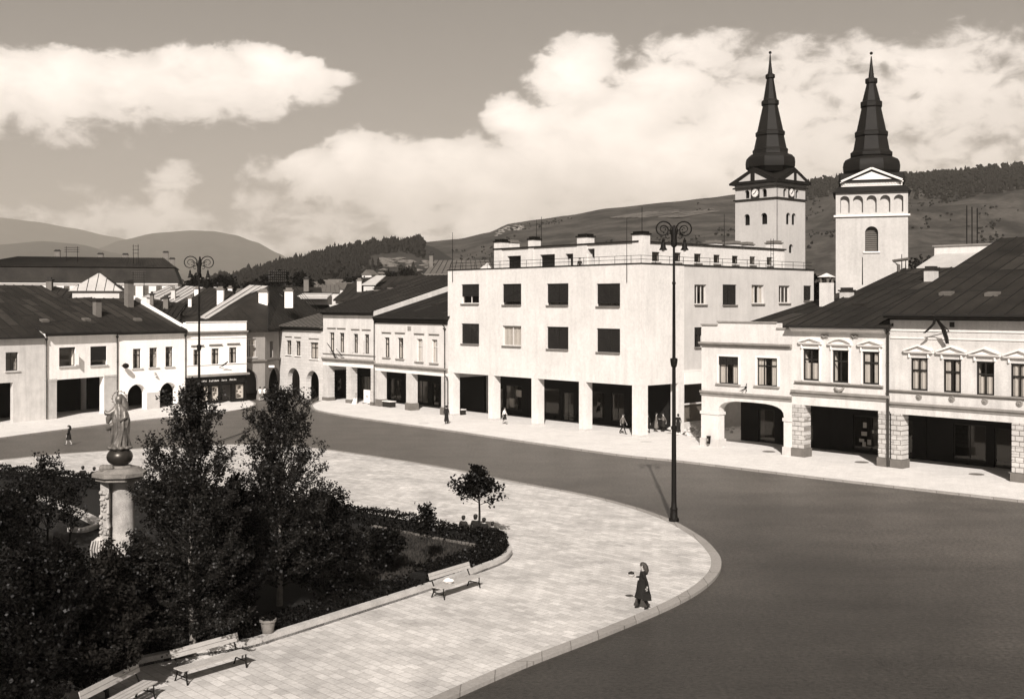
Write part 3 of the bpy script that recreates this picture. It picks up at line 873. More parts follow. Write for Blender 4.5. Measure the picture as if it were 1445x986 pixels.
# windows of the long side: built in the side's own frame
class SideF:  # x along the side, y into the block
    pass
sf = thing('side_front', None, None, (W-.06, 0, 0), R(90)); sf.parent = b.root
sf.name = 'side_front'
ss = SideF(); ss.root = sf
for i, w in enumerate(sw):
    window(ss, w, rev=.2, v=2 if i in (0, 2, 3) else 1, h=(), fm='frame_light' if i in (0, 2, 3) else 'frame_dark', blind=(0, 1.0, 0, 0, .9, .4)[i], curtain=(0, 0, 1, 0, 0, 0)[i], sill='stone_dark', sill_w=.05, fw=.09)
# pillars
for x0, x1 in ((635, 640.5), (689, 696), (750, 757), (817, 825), (892, 905)):
    u0, u1 = b.u(x0), min(b.u(x1), W)
    if x0 < 640: u0 = .05
    mb = MB(); w_ = .85
    mb.box(u0, u0+w_ if x1 < 900 else W, 0.0, .85, 0, zo+.02); mb.box(u0-.015, (u0+w_ if x1 < 900 else W)+.015, -.015, .865, 0, .32, 1)
    mb.build('pillar', [M['plaster_modern'], M['stone']], b.root)
mb = MB(); mb.box(W-.85, W, D1-.85, D1, 0, zo+.02); mb.build('pillar', M['plaster_modern'], b.root)
# passage: ceiling, shop fronts, end walls
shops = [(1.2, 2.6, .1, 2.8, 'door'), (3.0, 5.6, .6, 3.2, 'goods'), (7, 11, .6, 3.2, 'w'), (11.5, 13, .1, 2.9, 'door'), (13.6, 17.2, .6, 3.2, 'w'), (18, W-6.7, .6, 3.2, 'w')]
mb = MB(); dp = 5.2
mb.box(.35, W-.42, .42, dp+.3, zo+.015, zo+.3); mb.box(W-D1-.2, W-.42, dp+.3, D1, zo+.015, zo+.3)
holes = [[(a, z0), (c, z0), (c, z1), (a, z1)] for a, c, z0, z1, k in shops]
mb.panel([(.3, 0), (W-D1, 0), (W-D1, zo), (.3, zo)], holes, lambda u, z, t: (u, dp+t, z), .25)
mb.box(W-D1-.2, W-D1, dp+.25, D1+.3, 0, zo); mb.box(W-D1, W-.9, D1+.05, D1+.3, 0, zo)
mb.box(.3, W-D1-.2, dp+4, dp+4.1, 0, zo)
mb.build('shop_wall', M['shade_in'], b.root)
for a, c, z0, z1, k in shops:
    f = MB(); n = dp+.08
    f.box(a, a+.08, n, n+.06, z0, z1); f.box(c-.08, c, n, n+.06, z0, z1); f.box(a+.08, c-.08, n, n+.06, z1-.1, z1); f.box(a+.08, c-.08, n, n+.06, z0, z0+.12)
    f.box((a+c)/2-.03, (a+c)/2+.03, n+.005, n+.05, z0+.12, z1-.1)
    fo = f.build('shop_door' if k == 'door' else 'shop_window', M['wood_dark'], b.root)
    g = MB(); g.add([(a, n+.03, z0), (c, n+.03, z0), (c, n+.03, z1), (a, n+.03, z1)], [(0,1,2,3)]); g.build('pane', M['glass'], fo, normals=False)
    if k == 'goods':
        g = MB(); g.box(a+.3, a+1.1, n+.3, n+.35, z0+.3, z0+1.2); g.box(a+1.3, a+2.1, n+.3, n+.35, z0+1.4, z0+2.1); g.build('display', M['curtain'], fo)
# ground-floor window of the long side
mb = MB()
n0, n1 = D1+.05, D1+5.4
mb.box(W-.30, W-.24, n0, n1, .9, 1.0); mb.box(W-.30, W-.24, n0, n1, 2.55, 2.68); mb.box(W-.3, W-.24, n1-1.0, n1-.88, 1, zo-.2)
fo = mb.build('side_window', M['frame_light'], b.root)
mb = MB(); mb.add([(W-.27, n0, .9), (W-.27, n1, .9), (W-.27, n1, zo-.15), (W-.27, n0, zo-.15)], [(0,1,2,3)]); mb.build('pane', M['glass'], fo, normals=False)
mb = MB(); mb.box(W-.55, W-.5, n0, n1-.95, 1, 2.6); mb.build('blind', M['cloth_mid'], fo)
mb = MB(); mb.box(W-.6, W+.02, D1, DEP, 0, .88); mb.box(W-.6, W-.02, n1+.02, DEP, .88, zo-.16); mb.build('side_plinth', M['stone'], b.root)
# roof deck, coping, railing
mb = MB(); mb.box(.3, W-.42, .42, DEP-.32, zp-1.0, zp-.85); mb.build('terrace_floor', M['roof_grey'], b.root)
mb = MB(); mb.box(-.05, W+.06, -.06, .46, zp+.003, zp+.1); mb.box(W-.46, W+.06, .46, DEP, zp+.003, zp+.1); mb.box(-.05, .4, .46, DEP, zp+.003, zp+.1)
mb.build('coping', M['iron'], b.root)
mb = MB(); rh = .75
for k in range(int(W/1.9)+1):
    u = .25+k*1.9
    if u < W: mb.tube([(u, .2, zp+.1), (u, .2, zp+rh)], .022, 5)
for k in range(int(DEP/1.9)+1):
    n = .2+k*1.9
    if n < DEP: mb.tube([(W-.2, n, zp+.1), (W-.2, n, zp+rh)], .022, 5)
for q in (.42, .75):
    mb.tube([(.2, .2, zp+q), (W-.2, .2, zp+q), (W-.2, DEP-.2, zp+q)], .022, 5)
mb.build('railing', M['iron'], b.root)
# terrace storey
P = 3.1; Q = 3.1; U0 = b.uz(698, 360, P)[0]; U1 = W-Q; zs = b.uz(893, 342, P)[1]; N1 = b.nz(1107, 400, U1)[0]
tw = []
for x0, y0, x1, y1 in [(715.7,361,735,380),(762,359,783,380),(798,358,808.7,379),(828,351,839,376)]:
    a, c, z0, z1 = b.rect(x0, y0, x1, y1, P); tw.append((a, c, max(z0, zp-.84), z1))
ts = []
for x0, y0, x1, y1 in [(920,355.5,931,368.6),(951,356.5,961,369),(979.6,358,989.5,370),(1007,359.5,1016,371),(1033,361,1041.7,372),(1058,362,1066,373),(1082,363,1090,374)]:
    n0, n1 = b.nz(x0, 400, U1)[0], b.nz(x1, 400, U1)[0]; xc = (x0+x1)/2
    ts.append((n0, n1, b.nz(xc, y1, U1)[1], b.nz(xc, y0, U1)[1]))
mb = MB(); zb_ = zp-.85
mb.panel([(U0, zb_), (U1, zb_), (U1, zs), (U0, zs)], [rc(w) for w in tw], lambda u, z, t: (u, P+t, z), .3)
mb.panel([(P+.3, zb_), (N1, zb_), (N1, zs), (P+.3, zs)], [rc(w) for w in ts], lambda n, z, t: (U1-t, n, z), .3)
mb.box(U0, U0+.3, P+.3, N1, zb_, zs); mb.box(U0+.3, U1-.3, N1-.3, N1, zb_, zs)
mb.box(U0+.31, U1-.31, P+3.5, P+3.6, zb_, zs-.1)
to = mb.build('terrace_storey', M['plaster_modern'], b.root)
mb = MB(); mb.box(U0-.15, U1+.15, P-.15, N1+.15, zs+.002, zs+.14); mb.build('terrace_roof', M['roof2'], b.root)
ss2 = SideF(); ss2.root = thing('terrace_side', None, None, (U1, 0, 0), R(90)); ss2.root.parent = b.root
for w in ts: window(ss2, w, rev=.12, v=0, h=(), fm='frame_dark', sill='stone', sill_w=.1, fw=.06)
for i, w in enumerate(tw):
    if i >= 2:
        mb = MB(); mb.box(w[0]+.02, w[0]+.62, P+.06, P+.1, w[2]+.02, w[3]-.5); mb.build('terrace_door', M['frame_light'], b.root)
for x0, x1, yt, dn in ((698, 712, 342, 0), (746, 757, 338.5, 0), (815, 833, 335, 0), (893, 912, 331.5, 0)):
    a, zt_ = b.uz(x0, yt, P); c = b.uz(x1, yt, P)[0]
    c = max(c-.35, a+.6)
    chimney(b, (a+c)/2, P+.42, zb_, zt_, c-a, 1.0, 'plaster_modern', 'iron')
for x, y in ((722, 343), (1007, 343.5), (1034, 344.5), (1052, 346), (1092, 344)):
    n_ = b.nz(x, 400, U1-1.5)[0]; zt_ = b.nz(x, y, U1-1.5)[1]
    if x < 800: u_, n_ = b.uz(x, y, P+4)[0], P+4; zt_ = b.uz(x, y, P+4)[1]
    else: u_ = U1-1.5
    chimney(b, u_, n_, zs, max(zt_, zs+.3), 1.3, 1.1, 'plaster_modern', 'stone_dark')
for x, yt, yb, n in ((638.5, 328, 398, -.1), (884.5, 308, 398, -.1), (764, 306, 341, 6), (757, 310, 341, 6.5), (906, 292, 333, P+.4)): mast(b, x, yt, yb, n)
mb = MB(); n_ = b.nz(1022, 400, U1-2)[0]; mb.tube([(U1-2, n_, zs), (U1-2, n_, b.nz(1022, 302, U1-2)[1])], [.035, .02], 6); mb.build('mast', M['iron'], b.root)
mb = MB(); n_ = b.nz(1095, 400, W-.3)[0]
for q in (0, .45): mb.tube([(W-.9, n_+q, zp-.8), (W-.9, n_+q, zs+.9)], .025, 5)
for k in range(9): mb.tube([(W-.9, n_, zp-.5+.4*k), (W-.9, n_+.45, zp-.5+.4*k)], .018, 5)
mb.build('ladder', M['iron'], b.root)
pipe(b, .12, .2, 4.2, n=-.1, hopper=False)

# ================= right row, near houses =================
# --- house with the wide basket arch
b = Bld('parapet_house', 'white house with stepped parapet and one wide low arch, detached from the white block', rw[5], rw[6], group='arcaded houses round the square')
hb1 = b
zt = b.z(1055, 455.5); W = b.W
wins = [b.rect(1014, 503, 1042, 541.5), b.rect(1068, 505, 1097, 544.5)]
zo = b.z(1060, 567.5)
ops = [(b.u(1013.5), b.u(1106.5), zo, 1.1)]
out = outline(W, zt-.5, ops)
out = out[:-2]+[(W, zt-.45), (b.u(1096), zt-.45), (b.u(1096), zt), (b.u(1013), zt), (b.u(1013), zt-.25), (0, zt-.25)]
mb = MB(); mb.panel(out, [rc(w) for w in wins], lambda u, z, t: (u, t, z), .75); mb.build('wall', M['plaster'], b.root)
for a, c, q in ((-.04, b.u(1013), zt-.25), (b.u(1013)-.04, b.u(1096)+.04, zt), (b.u(1096), W, zt-.45)):
    band(b, q+.002, q+.12, .1, 'trim_grey', 'coping', a, c, mold=False)
for i, w in enumerate(wins): window(b, w, rev=.12, v=2, h=(.72,), fm='frame_dark', curtain=1, sill='trim_grey', sill_w=.22, blind=(.3, 0)[i]); architrave(b, w, .16)
for zc, o, hh in ((b.z(1055, 487), .35, .34), (b.z(1055, 558.5), .2, .38)): band(b, zc-hh/2, zc+hh/2, o, 'trim_grey', 'cornice', -.1, W-.02)
zsp = zo-1.1
for a, c in ((-.03, b.u(1013.5)+.03), (b.u(1106.5)-.03, W-.03)):
    mb = MB(); mb.box(a-.06, c+.06, -.1, .85, zsp-.12, zsp+.12, 0); mb.box(a-.08, c+.1, -.1, .87, 0, .75, 1); mb.box(a+.02, c-.01, -.04, .76, .75, zsp-.13, 0); mb.build('pier', [M['plaster'], M['stone']], b.root)
n1_, z1_ = b.nz(1195, 410, 0)
rp = [(.8, zt-1.1), (n1_, z1_), (n1_+4, z1_-2)]
body(b, rp, 'plaster', .76, arc=(5.52, 4.2))
arcade_inside(b, 5.2, zo+.05, .76, shops=[(1.8, 3.4, .1, 2.9, 'door'), (4, 7, .5, 3, 'w')])
rf = gable_roof(b, rp, .02, W+.3, 'roof2', rib=1.4, gutter=False)
# small tower chimney with a pale conical cap
mb = MB(); d_ = 14; uu, zz = b.uz(1166.5, 418, d_)
zc_ = b.uz(1166.5, 399, d_)[1]; ze_ = b.uz(1166.5, 391, d_)[1]; za_ = b.uz(1166.5, 385.5, d_)[1]
mb.box(uu-.45, uu+.45, d_-.45, d_+.45, zz-1.5, zc_, 0)
for q, w_ in ((-.42, 1), (.28, 1)):
    for e in (-.42, .28): mb.box(uu+q, uu+q+.14, d_+e, d_+e+.14, zc_, ze_, 1)
mb.lathe([(.8, 0), (.06, za_-ze_)], 4, (uu, d_, ze_), 0, R(45)); mb.build('chimney', [M['plaster'], M['stone_dark']], rf)

# --- pedimented house
b = Bld('pedimented_house', 'white house with two triangular and one curved pediment over its dark windows', rw[6], rw[7], group='arcaded houses round the square')
W = b.W; zt = b.z(1185, 463)
wins = [b.rect(1133, 492, 1156, 537), b.rect(1174.5, 494, 1197.5, 540), b.rect(1217, 496, 1241, 542.5)]
zo = b.z(1190, 575.5)
mb = MB(); mb.panel(outline(W, zt, [], zo), [rc(w) for w in wins], lambda u, z, t: (u, t, z), .8); mb.build('wall', M['plaster'], b.root)
for i, w in enumerate(wins): window(b, w, rev=.1, v=1, h=(.66,), fm='frame_dark', curtain=(3, 0, 1)[i], sill=None, fw=.13); architrave(b, w, .13); pediment(b, w, ('tri', 'seg', 'tri')[i], h=.42)
zc = b.z(1185, 543); band(b, zc-.1, zc+.12, .22, 'trim_grey', 'sill_band', .3, W-.5)
zc = b.z(1185, 558); band(b, zc-.2, zc+.22, .25, 'trim_grey', 'cornice')
band(b, zt-.32, zt+.02, .45, 'trim', 'main_cornice', 0, W-.3)
for x in (1164, 1206):
    a, z0 = b.uz(x, 474); mb = MB(); mb.box(a-.28, a+.28, -.08, .01, z0-.15, z0+.12); mb.tube([(a-.2, -.1, z0), (a, -.14, z0-.1), (a+.2, -.1, z0)], .05, 6); mb.build('stucco_swag', M['trim_grey'], b.root)
a, z0 = b.uz(1186, 547.5); mb = MB(); mb.tube([(a-.4, -.14, z0+.1), (a-.2, -.18, z0-.12), (a, -.2, z0-.2), (a+.2, -.18, z0-.12), (a+.4, -.14, z0+.1)], [.05, .09, .12, .09, .05], 6); mb.build('stucco_swag', M['trim_grey'], b.root)
pier(b, b.u(1121.5)-.2, b.u(1135), zo, m='stone_rust', base=.75); pier(b, b.u(1239.5), W-.12, zo, m='stone_rust', base=.75)
n_r, z_r = b.nz(1278, 379, 0); ze = zt+.2
rpH2 = [(-.6, ze), (n_r, z_r), (n_r+13, ze)]
body(b, rpH2, 'plaster', .8, arc=(5.52, 4.2)); arcade_inside(b, 5.2, zo+.02, .8, shops=[(2, 5, .4, 3, 'goods'), (5.6, 6.9, .1, 2.9, 'door')], wall='shade_in')
rf = gable_roof(b, rpH2, -.15, W+.25, 'roof', rib=1.05)
sl = math.atan2(z_r-ze, n_r+.6)
for x, y, yt in ((1195, 418, 411), (1314, 396, 381)):
    # stacks: find the foot on the slope
    best = min(((abs(b.uz(x, y, n)[1]-roof_z(rpH2, n)), n) for n in [k*.1 for k in range(0, 165)]))
    n = best[1]; uu, zz = b.uz(x, y, n)
    chimney(b, uu, n, zz-.8, b.uz(x, yt, n)[1], .85, .75, 'stone', 'black', rf)
for x, y in ((1210, 432),):
    n = min(((abs(b.uz(x, y, n)[1]-roof_z(rpH2, n)), n) for n in [k*.1 for k in range(0, 165)]))[1]
    skylight(b, b.uz(x, y, n)[0], n, roof_z(rpH2, n), sl, 1.0, .6, 'roof')
for x, yt, yb, n in ((1217, 363, 402, 13), (1272.5, 359, 380, n_r), (1278, 366, 380, n_r)): mast(b, x, yt, yb, n, .05)
mb = MB()
for x, y in ((1268, 374),):
    uu, zz = b.uz(x, y, n_r-1); mb.tube([(uu, n_r-1, zz-1.6), (uu, n_r-1, zz), (uu-.5, n_r-1, zz+.35), (uu+.9, n_r-1, zz+.5)], .14, 8)
mb.build('vent_pipe', M['roof_grey'], rf)
pipe(b, W-.1, .2, zt+.2, r=.09)

# --- near house with flag
b = Bld('near_house', 'white house at the edge of view with a drooping flag and rosettes under its windows', rw[7], gp(1475, 684.5, SW), group='arcaded houses round the square')
W = b.W; zt = b.z(1330, 450)
nearh = b
wins = [b.rect(1285, 505, 1309, 551), b.rect(1331, 507, 1356, 554), b.rect(1377.5, 510, 1403, 558), b.rect(1426, 513, 1452, 562)]
zo = b.z(1340, 589.5)
mb = MB(); mb.panel(outline(W, zt, [], zo), [rc(w) for w in wins], lambda u, z, t: (u, t, z), .8); mb.build('wall', M['plaster2'], b.root)
for i, w in enumerate(wins): window(b, w, rev=.1, v=1, h=(.62,), fm='frame_dark', curtain=(2, 1, 3, 2)[i], sill=None, fw=.12); pediment(b, w, 'tri', h=.5, w=.42)
for i, w in enumerate(wins):
    c = (w[0]+w[1])/2; zc = b.z(1330, 562)
    mb = MB(); mb.lathe([(.22, 0), (.22, .06), (.15, .09), (.15, .05), (.07, .05), (.07, .1), (.01, .11)], 14)
    mb.v = [(c+x, .01-z, zc+y) for x, y, z in mb.v]; mb.build('rosette', M['trim_grey'], b.root)
zc = b.z(1330, 558) + .02; band(b, zc-.02, zc+.2, .2, 'trim_grey', 'sill_band', .05)
zc = b.z(1330, 575.5); band(b, zc-.15, zc+.2, .22, 'trim_grey', 'cornice', .05)
for y in (467.5, 478.5): zc = b.z(1360, y); band(b, zc-.05, zc+.05, .07, 'trim', 'moulding', .05, mold=False)
ze = b.z(1300, 443, -.5)
band(b, zt-.1, ze-.14, .4, 'roof2', 'eaves')
mb = MB(); k = int(W/.95)
for i in range(k): mb.box(.3+i*.95, .46+i*.95, -.62, -.37, zt+.05, zt+.3)
mb.build('bracket', M['roof_grey'], b.root)['kind'] = 'stuff'
a, z0 = b.uz(1343.5, 458); mb = MB(); mb.box(a-.17, a+.17, -.02, .05, z0-.17, z0+.17); mb.build('vent', M['black'], b.root)
pier(b, .1, b.u(1273), zo, m='stone_rust', base=.7); pier(b, b.u(1428), b.u(1448), zo, m='stone_rust', base=.7)
n_r, z_r = b.nz(1399, 346, 0)
n_t = n_r+2; z_t = ze+(z_r-ze)*(n_t+.7)/(n_r+.7)
rpH3 = [(-.75, ze), (n_t, z_t), (n_t+14, ze)]
body(b, rpH3, 'plaster2', .8, arc=(5.52, 4.2)); arcade_inside(b, 5.2, zo+.02, .8, shops=[(2, 4.4, .4, 3, 'w'), (5, 6.3, .1, 2.9, 'door'), (7, 10, .4, 3, 'goods')], wall='shade_in')
gable_roof(b, rpH3, -.1, W+.2, 'roof', rib=1.1, th=.3)
sl = math.atan2(z_t-ze, n_t+.75)
for x, y in ((1333, 417), (1398, 418)):
    n = min(((abs(b.uz(x, y, n)[1]-roof_z(rpH3, n)), n) for n in [k*.1 for k in range(0, 165)]))[1]
    skylight(b, b.uz(x, y, n)[0], n, roof_z(rpH3, n), sl, .9, .6)
# next house, cut by the edge
b2 = Bld('end_house', 'plain pale house beyond the near house with the flag, cut by the edge of view', gp(1475.3, 684.6, SW), gp(1640, 704, SW), group='arcaded houses round the square')
rp = [(-.5, 10.6), (12, 14), (24, 10.6)]
mb = MB(); mb.panel(outline(b2.W, 10.4, [(1, 6, 3.7, 0)]), [], lambda u, z, t: (u, t, z), .7); mb.build('wall', M['plaster2'], b2.root)
body(b2, rp, 'plaster2', .7, arc=(5.52, 4)); gable_roof(b2, rp, .05, b2.W, 'roof', rib=1.0); arcade_inside(b2, 5.2, 3.75, .7, shops=[(2, 4.4, .4, 3, 'w')])

# ================= left row =================
def lrow(x0, y0, x1, y1): return gp(x0, y0, SW), gp(x1, y1, SW)
b = Bld('gateway_house', 'white house with one wide dark gateway and two open windows', gp(64, 592, SW), gp(165, 581, SW), group='houses along the shop row')
W = b.W; zt = 8.62
wins = [b.rect(83.5, 490, 106.5, 516.5), b.rect(127.6, 488.5, 150.5, 515)]
zo = b.z(113, 533.5); ops = [(b.u(79.6), b.u(146.5), zo, 0)]
mb = MB(); mb.panel(outline(W, zt, ops), [rc(w) for w in wins], lambda u, z, t: (u, t, z), .6); mb.build('wall', M['plaster_left'], b.root)
for i, w in enumerate(wins): window(b, w, rev=.14, v=0, h=(), fm='frame_dark', blind=(.1, .75)[i], sill='stone', openleaf=(1, 0)[i])
for a, c in ((.02, b.u(79.6)-.002), (b.u(146.5)+.002, W-.02)):
    mb = MB(); mb.box(a, c, -.06, .62, 0, zo-.1); mb.box(a-.03, c+.03, -.1, .64, zo-.1, zo+.12); mb.build('pier', M['stone'], b.root)
n_r, z_r = b.nz(59.5, 403, W); n_r += .3
rp = [(-.5, zt+.1), (n_r, z_r), (n_r*2+.5, zt+.1)]
body(b, rp, 'plaster_left', .6, arc=(5.72, 4.4)); arcade_inside(b, 5.4, zo+.02, .6, shops=[(2, 4, .1, 3, 'door')])
rf = gable_roof(b, rp, -.2, W+.1, 'roof', rib=1.1); band(b, zt-.25, zt+.02, .35, 'roof2', 'eaves')
for x, y in ((65, 455), (124, 453)):
    n = min(((abs(b.uz(x, y, n)[1]-roof_z(rp, n)), n) for n in [k*.1 for k in range(0, 100)]))[1]
    skylight(b, b.uz(x, y, n)[0], n, roof_z(rp, n), R(27), .9, .5)
pipe(b, .05, .2, zt); pipe(b, W-.05, .2, zt)

b = Bld('twin_arch_house', 'white house with two small round doorways and a loudspeaker beside its windows', gp(165, 581, SW), gp(262, 572.3, SW), group='houses along the shop row')
W = b.W; zt = 8.55
wins = [b.rect(187.6, 492, 199, 519.5), b.rect(211, 490.5, 222, 518), b.rect(233.6, 489, 244, 517)]
o1, o2 = (b.u(180), b.u(207)), (b.u(225.5), b.u(250.5)); ops = [(o1[0], o1[1], b.z(193, 542), (o1[1]-o1[0])/2), (o2[0], o2[1], b.z(238, 539.5), (o2[1]-o2[0])/2)]
mb = MB(); mb.panel(outline(W, zt, ops), [rc(w) for w in wins], lambda u, z, t: (u, t, z), .8); mb.build('wall', M['plaster_left'], b.root)
for i, w in enumerate(wins): window(b, w, rev=.14, v=1, h=(.68,), fm='frame_dark', curtain=(1, 0, 0)[i], sill='stone', sill_w=.2)
for a, c in ((.05, o1[0]-.02), (o1[1]+.02, o2[0]-.02), (o2[1]+.02, W-.05)):
    mb = MB(); mb.box(a, c, -.03, .01, 0, 1.9); mb.build('plinth', M['plaster_grey'], b.root)
n_r, z_r = b.nz(189, 421, W); n_r += .2
rp = [(-.5, zt+.1), (n_r, z_r), (n_r*2, zt+.1)]
body(b, rp, 'plaster_left', .8, arc=(5.52, 4)); arcade_inside(b, 5.2, 4, .8, shops=[(2, 4, .3, 3, 'w')])
rf = gable_roof(b, rp, .1, W-.2, 'roof', rib=1.1); band(b, zt-.25, zt+.02, .35, 'roof2', 'eaves', 0, W)
mb = MB(); mb.ext([(W-.25, .5, zt+.2), (W-.25, n_r, z_r+.05), (W-.25, n_r, z_r+.4), (W-.25, .5, zt+.75)], (.3, 0, 0)); mb.build('firewall', M['plaster_left'], b.root)
a, zz = b.uz(138, 440, 4); chimney(b, b.uz(137, 440, 4)[0], 4, 9.5, b.uz(137, 425, 4)[1], .7, .6, 'stone_dark', 'black', rf)
a, zz = b.uz(182, 415, 7); chimney(b, a, 7, 11, b.uz(182, 399, 7)[1], .8, .7, 'stone_dark', 'black', rf)
for x, y in ((196, 453),):
    n = min(((abs(b.uz(x, y, n)[1]-roof_z(rp, n)), n) for n in [k*.1 for k in range(0, 70)]))[1]
    skylight(b, b.uz(x, y, n)[0], n, roof_z(rp, n), R(27), .9, .5)
# loudspeaker
a, zz = b.uz(177, 516, -.6); mb = MB(); mb.lathe([(.05, -.3), (.2, -.25), (.3, 0), (.24, .3), (.05, .4)], 12); mb.v = [(a+x, -.6-z, zz+y) for x, y, z in mb.v]
mb.tube([(a, -.55, zz), (a, .02, zz)], .05, 6); mb.build('loudspeaker', M['iron'], b.root, smooth=40)
a, zz = b.uz(219, 528, -.2); mb = MB(); mb.lathe([(.05, 0), (.17, .05), (.02, .3)], 8, (a, -.3, zz-.1)); mb.tube([(a, -.3, zz+.2), (a, .01, zz+.2)], .025, 5); mb.build('wall_lamp', M['trim_grey'], b.root)
pipe(b, W-.1, .2, zt)

b = Bld('shop_house', 'parapeted white house with a dark shop front and bright displays on the corner', gp(262, 572.3, SW), gp(348, 565.5, SW), group='houses along the shop row')
W = b.W; zt = b.z(305, 454.5)
wins = [b.rect(273, 493, 283, 515), b.rect(298.5, 491.5, 309, 513.5), b.rect(323.5, 490, 334, 512)]
zsh = b.z(305, 527)
mb = MB(); mb.panel(outline(W, zt, [], zsh-.3), [rc(w) for w in wins], lambda u, z, t: (u, t, z), .5); mb.build('wall', M['plaster_left'], b.root)
for w in wins: window(b, w, rev=.12, v=1, h=(.66,), fm='frame_dark', curtain=1, sill=None); band(b, w[3]+.3, w[3]+.5, .22, 'trim_grey', 'lintel', w[0]-.35, w[1]+.35)
band(b, b.z(305, 469)-.25, b.z(305, 467), .4, 'trim_grey', 'cornice'); band(b, zt+.002, zt+.1, .1, 'trim', 'coping', mold=False)
band(b, b.z(305, 477)-.05, b.z(305, 477)+.05, .06, 'trim', 'moulding', mold=False); band(b, b.z(305, 514)-.1, b.z(305, 514)+.02, .1, 'trim', 'sill_band')
mb = MB(); mb.box(0, W+.1, -.5, .3, zsh-.28, zsh-.04); mb.build('canopy', M['trim_grey'], b.root)
sh = [b.rect(266, 545.5, 280, 568), b.rect(282.5, 544.5, 295, 567), b.rect(299, 544, 309.5, 565.5), b.rect(332.5, 541.5, 345, 562.5)]
dr = b.rect(313, 543, 327, 568.5)
mb = MB(); mb.panel(outline(W, zsh-.3, [(dr[0], dr[1], dr[3], 0)]), [rc(w) for w in sh], lambda u, z, t: (u, t, z), .3)
mb.box(0, .03, .3, 8, 0, zsh); mb.build('shop_front', M['shop'], b.root)
fz0, fz1 = b.z(305, 542), b.z(305, 531.5)
mb = MB(); mb.box(.5, W-.3, -.12, .01, fz0, fz1); fo = mb.build('fascia', M['shop'], b.root)
mb = MB(); rg = random.Random(3); u = b.u(283)
zc = (fz0+fz1)/2
while u < b.u(335):
    wl_ = rg.randint(3, 7)
    for k in range(wl_):
        h_ = .26 if k == 0 else rg.choice((.17, .17, .24)); mb.box(u, u+.08, -.14, -.118, zc-.1, zc-.1+h_)
        if rg.random() < .6: mb.box(u+.08, u+.15, -.14, -.118, zc-.1+h_*rg.choice((0, .4, .75)), zc-.1+h_*rg.choice((0, .4, .75))+.05)
        u += .2
    u += .3
mb.build('lettering', M['curtain'], fo)
for i, w in enumerate(sh):
    f = MB(); e = .07; n = .08
    f.box(w[0], w[0]+e, n, n+.07, w[2], w[3]); f.box(w[1]-e, w[1], n, n+.07, w[2], w[3]); f.box(w[0]+e, w[1]-e, n, n+.07, w[3]-e, w[3]); f.box(w[0]+e, w[1]-e, n, n+.07, w[2], w[2]+e)
    fo = f.build('shop_window', M['shop'], b.root)
    g = MB(); g.add([(w[0], n+.03, w[2]), (w[1], n+.03, w[2]), (w[1], n+.03, w[3]), (w[0], n+.03, w[3])], [(0,1,2,3)]); g.build('pane', M['glass'], fo, normals=False)
    # goods pinned on a pale backdrop
    g = MB(); g.box(w[0]+.02, w[1]-.02, n+.16, n+.2, w[2]+.02, w[3]-.02, 0); rg = random.Random(i)
    for k in range(10):
        uu = rg.uniform(w[0]+.1, w[1]-.4); zz = rg.uniform(w[2]+.1, w[3]-.4); g.box(uu, uu+rg.uniform(.12, .3), n+.145, n+.158, zz, zz+rg.uniform(.1, .35), 1)
    g.build('display', [M['paper'], M['cloth_mid']], fo)
rp = [(.5, zt-.9), (5, zt+.1), (9, zt-.9)]
body(b, rp, 'plaster_left', .5); gable_roof(b, rp, .05, W-.05, 'roof2', rib=1.1, gutter=False)
mb = MB(); mb.box(0.05, W-.05, 5, 5.2, 0, zsh); mb.build('back_room', M['shade_in'], b.root)

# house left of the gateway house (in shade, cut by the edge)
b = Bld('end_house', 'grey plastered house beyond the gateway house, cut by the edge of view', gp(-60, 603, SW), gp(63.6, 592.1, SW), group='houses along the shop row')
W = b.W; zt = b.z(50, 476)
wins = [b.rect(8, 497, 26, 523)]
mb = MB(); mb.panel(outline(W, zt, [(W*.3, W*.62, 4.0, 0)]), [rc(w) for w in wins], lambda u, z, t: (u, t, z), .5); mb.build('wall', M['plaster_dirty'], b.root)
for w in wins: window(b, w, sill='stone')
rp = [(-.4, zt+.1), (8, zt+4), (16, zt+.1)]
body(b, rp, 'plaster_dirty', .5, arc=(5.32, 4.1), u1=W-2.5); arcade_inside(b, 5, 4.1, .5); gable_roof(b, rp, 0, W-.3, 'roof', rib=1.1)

# ================= corner house at the street mouth: its plan is not square =================
root = thing('corner_house', 'dark hip-roofed corner house with shaded grey walls and two tall white chimneys at the street mouth', 'house', (0,0,0), 0, 'houses along the shop row')
Cc = gp(374, 562, SW); U3 = (gp(348, 565.5, SW)-gp(262, 572.3, SW)).normalized()
E0 = Cc-U3*7.8+Vector((-1.2, .6, 0)); E2 = Cc+Vector((.16, .987, 0))*27; E3 = E2+Vector((-20, 4, 0)); E4 = E0+Vector((-9, 12, 0))
for p in (Cc, E0, E2, E3, E4): p.z = 0
zt = 8.5
mb = MB()
def wallseg(mb, p, q, zt, ops=(), holes=(), th=.5, m=0):
    L_ = (q-p).length; u_ = (q-p).normalized(); n_ = Vector((-u_.y, u_.x, 0))
    mb.panel(outline(L_, zt, list(ops)), [rc(h) for h in holes], lambda u, z, t: tuple(p+u_*u+n_*t+Vector((0, 0, z))), th, m)
    return L_, u_, n_
L1 = (Cc-E0).length; L2 = (E2-Cc).length
w1 = (L1-3.1, L1-1.2, 5.2, 7.4)
wallseg(mb, E0, Cc, zt, [(L1-4.6, L1-.9, 3.9, 1.8)], [w1]); wallseg(mb, Cc, E2, zt, [(1.2, 5.4, 3.7, 2.1)], [(1.6, 2.6, 5, 7), (7, 8, 5, 7)])
wallseg(mb, E2, E3, zt); wallseg(mb, E4, E0, zt)
mb.build('wall', M['plaster_shaded'], root)
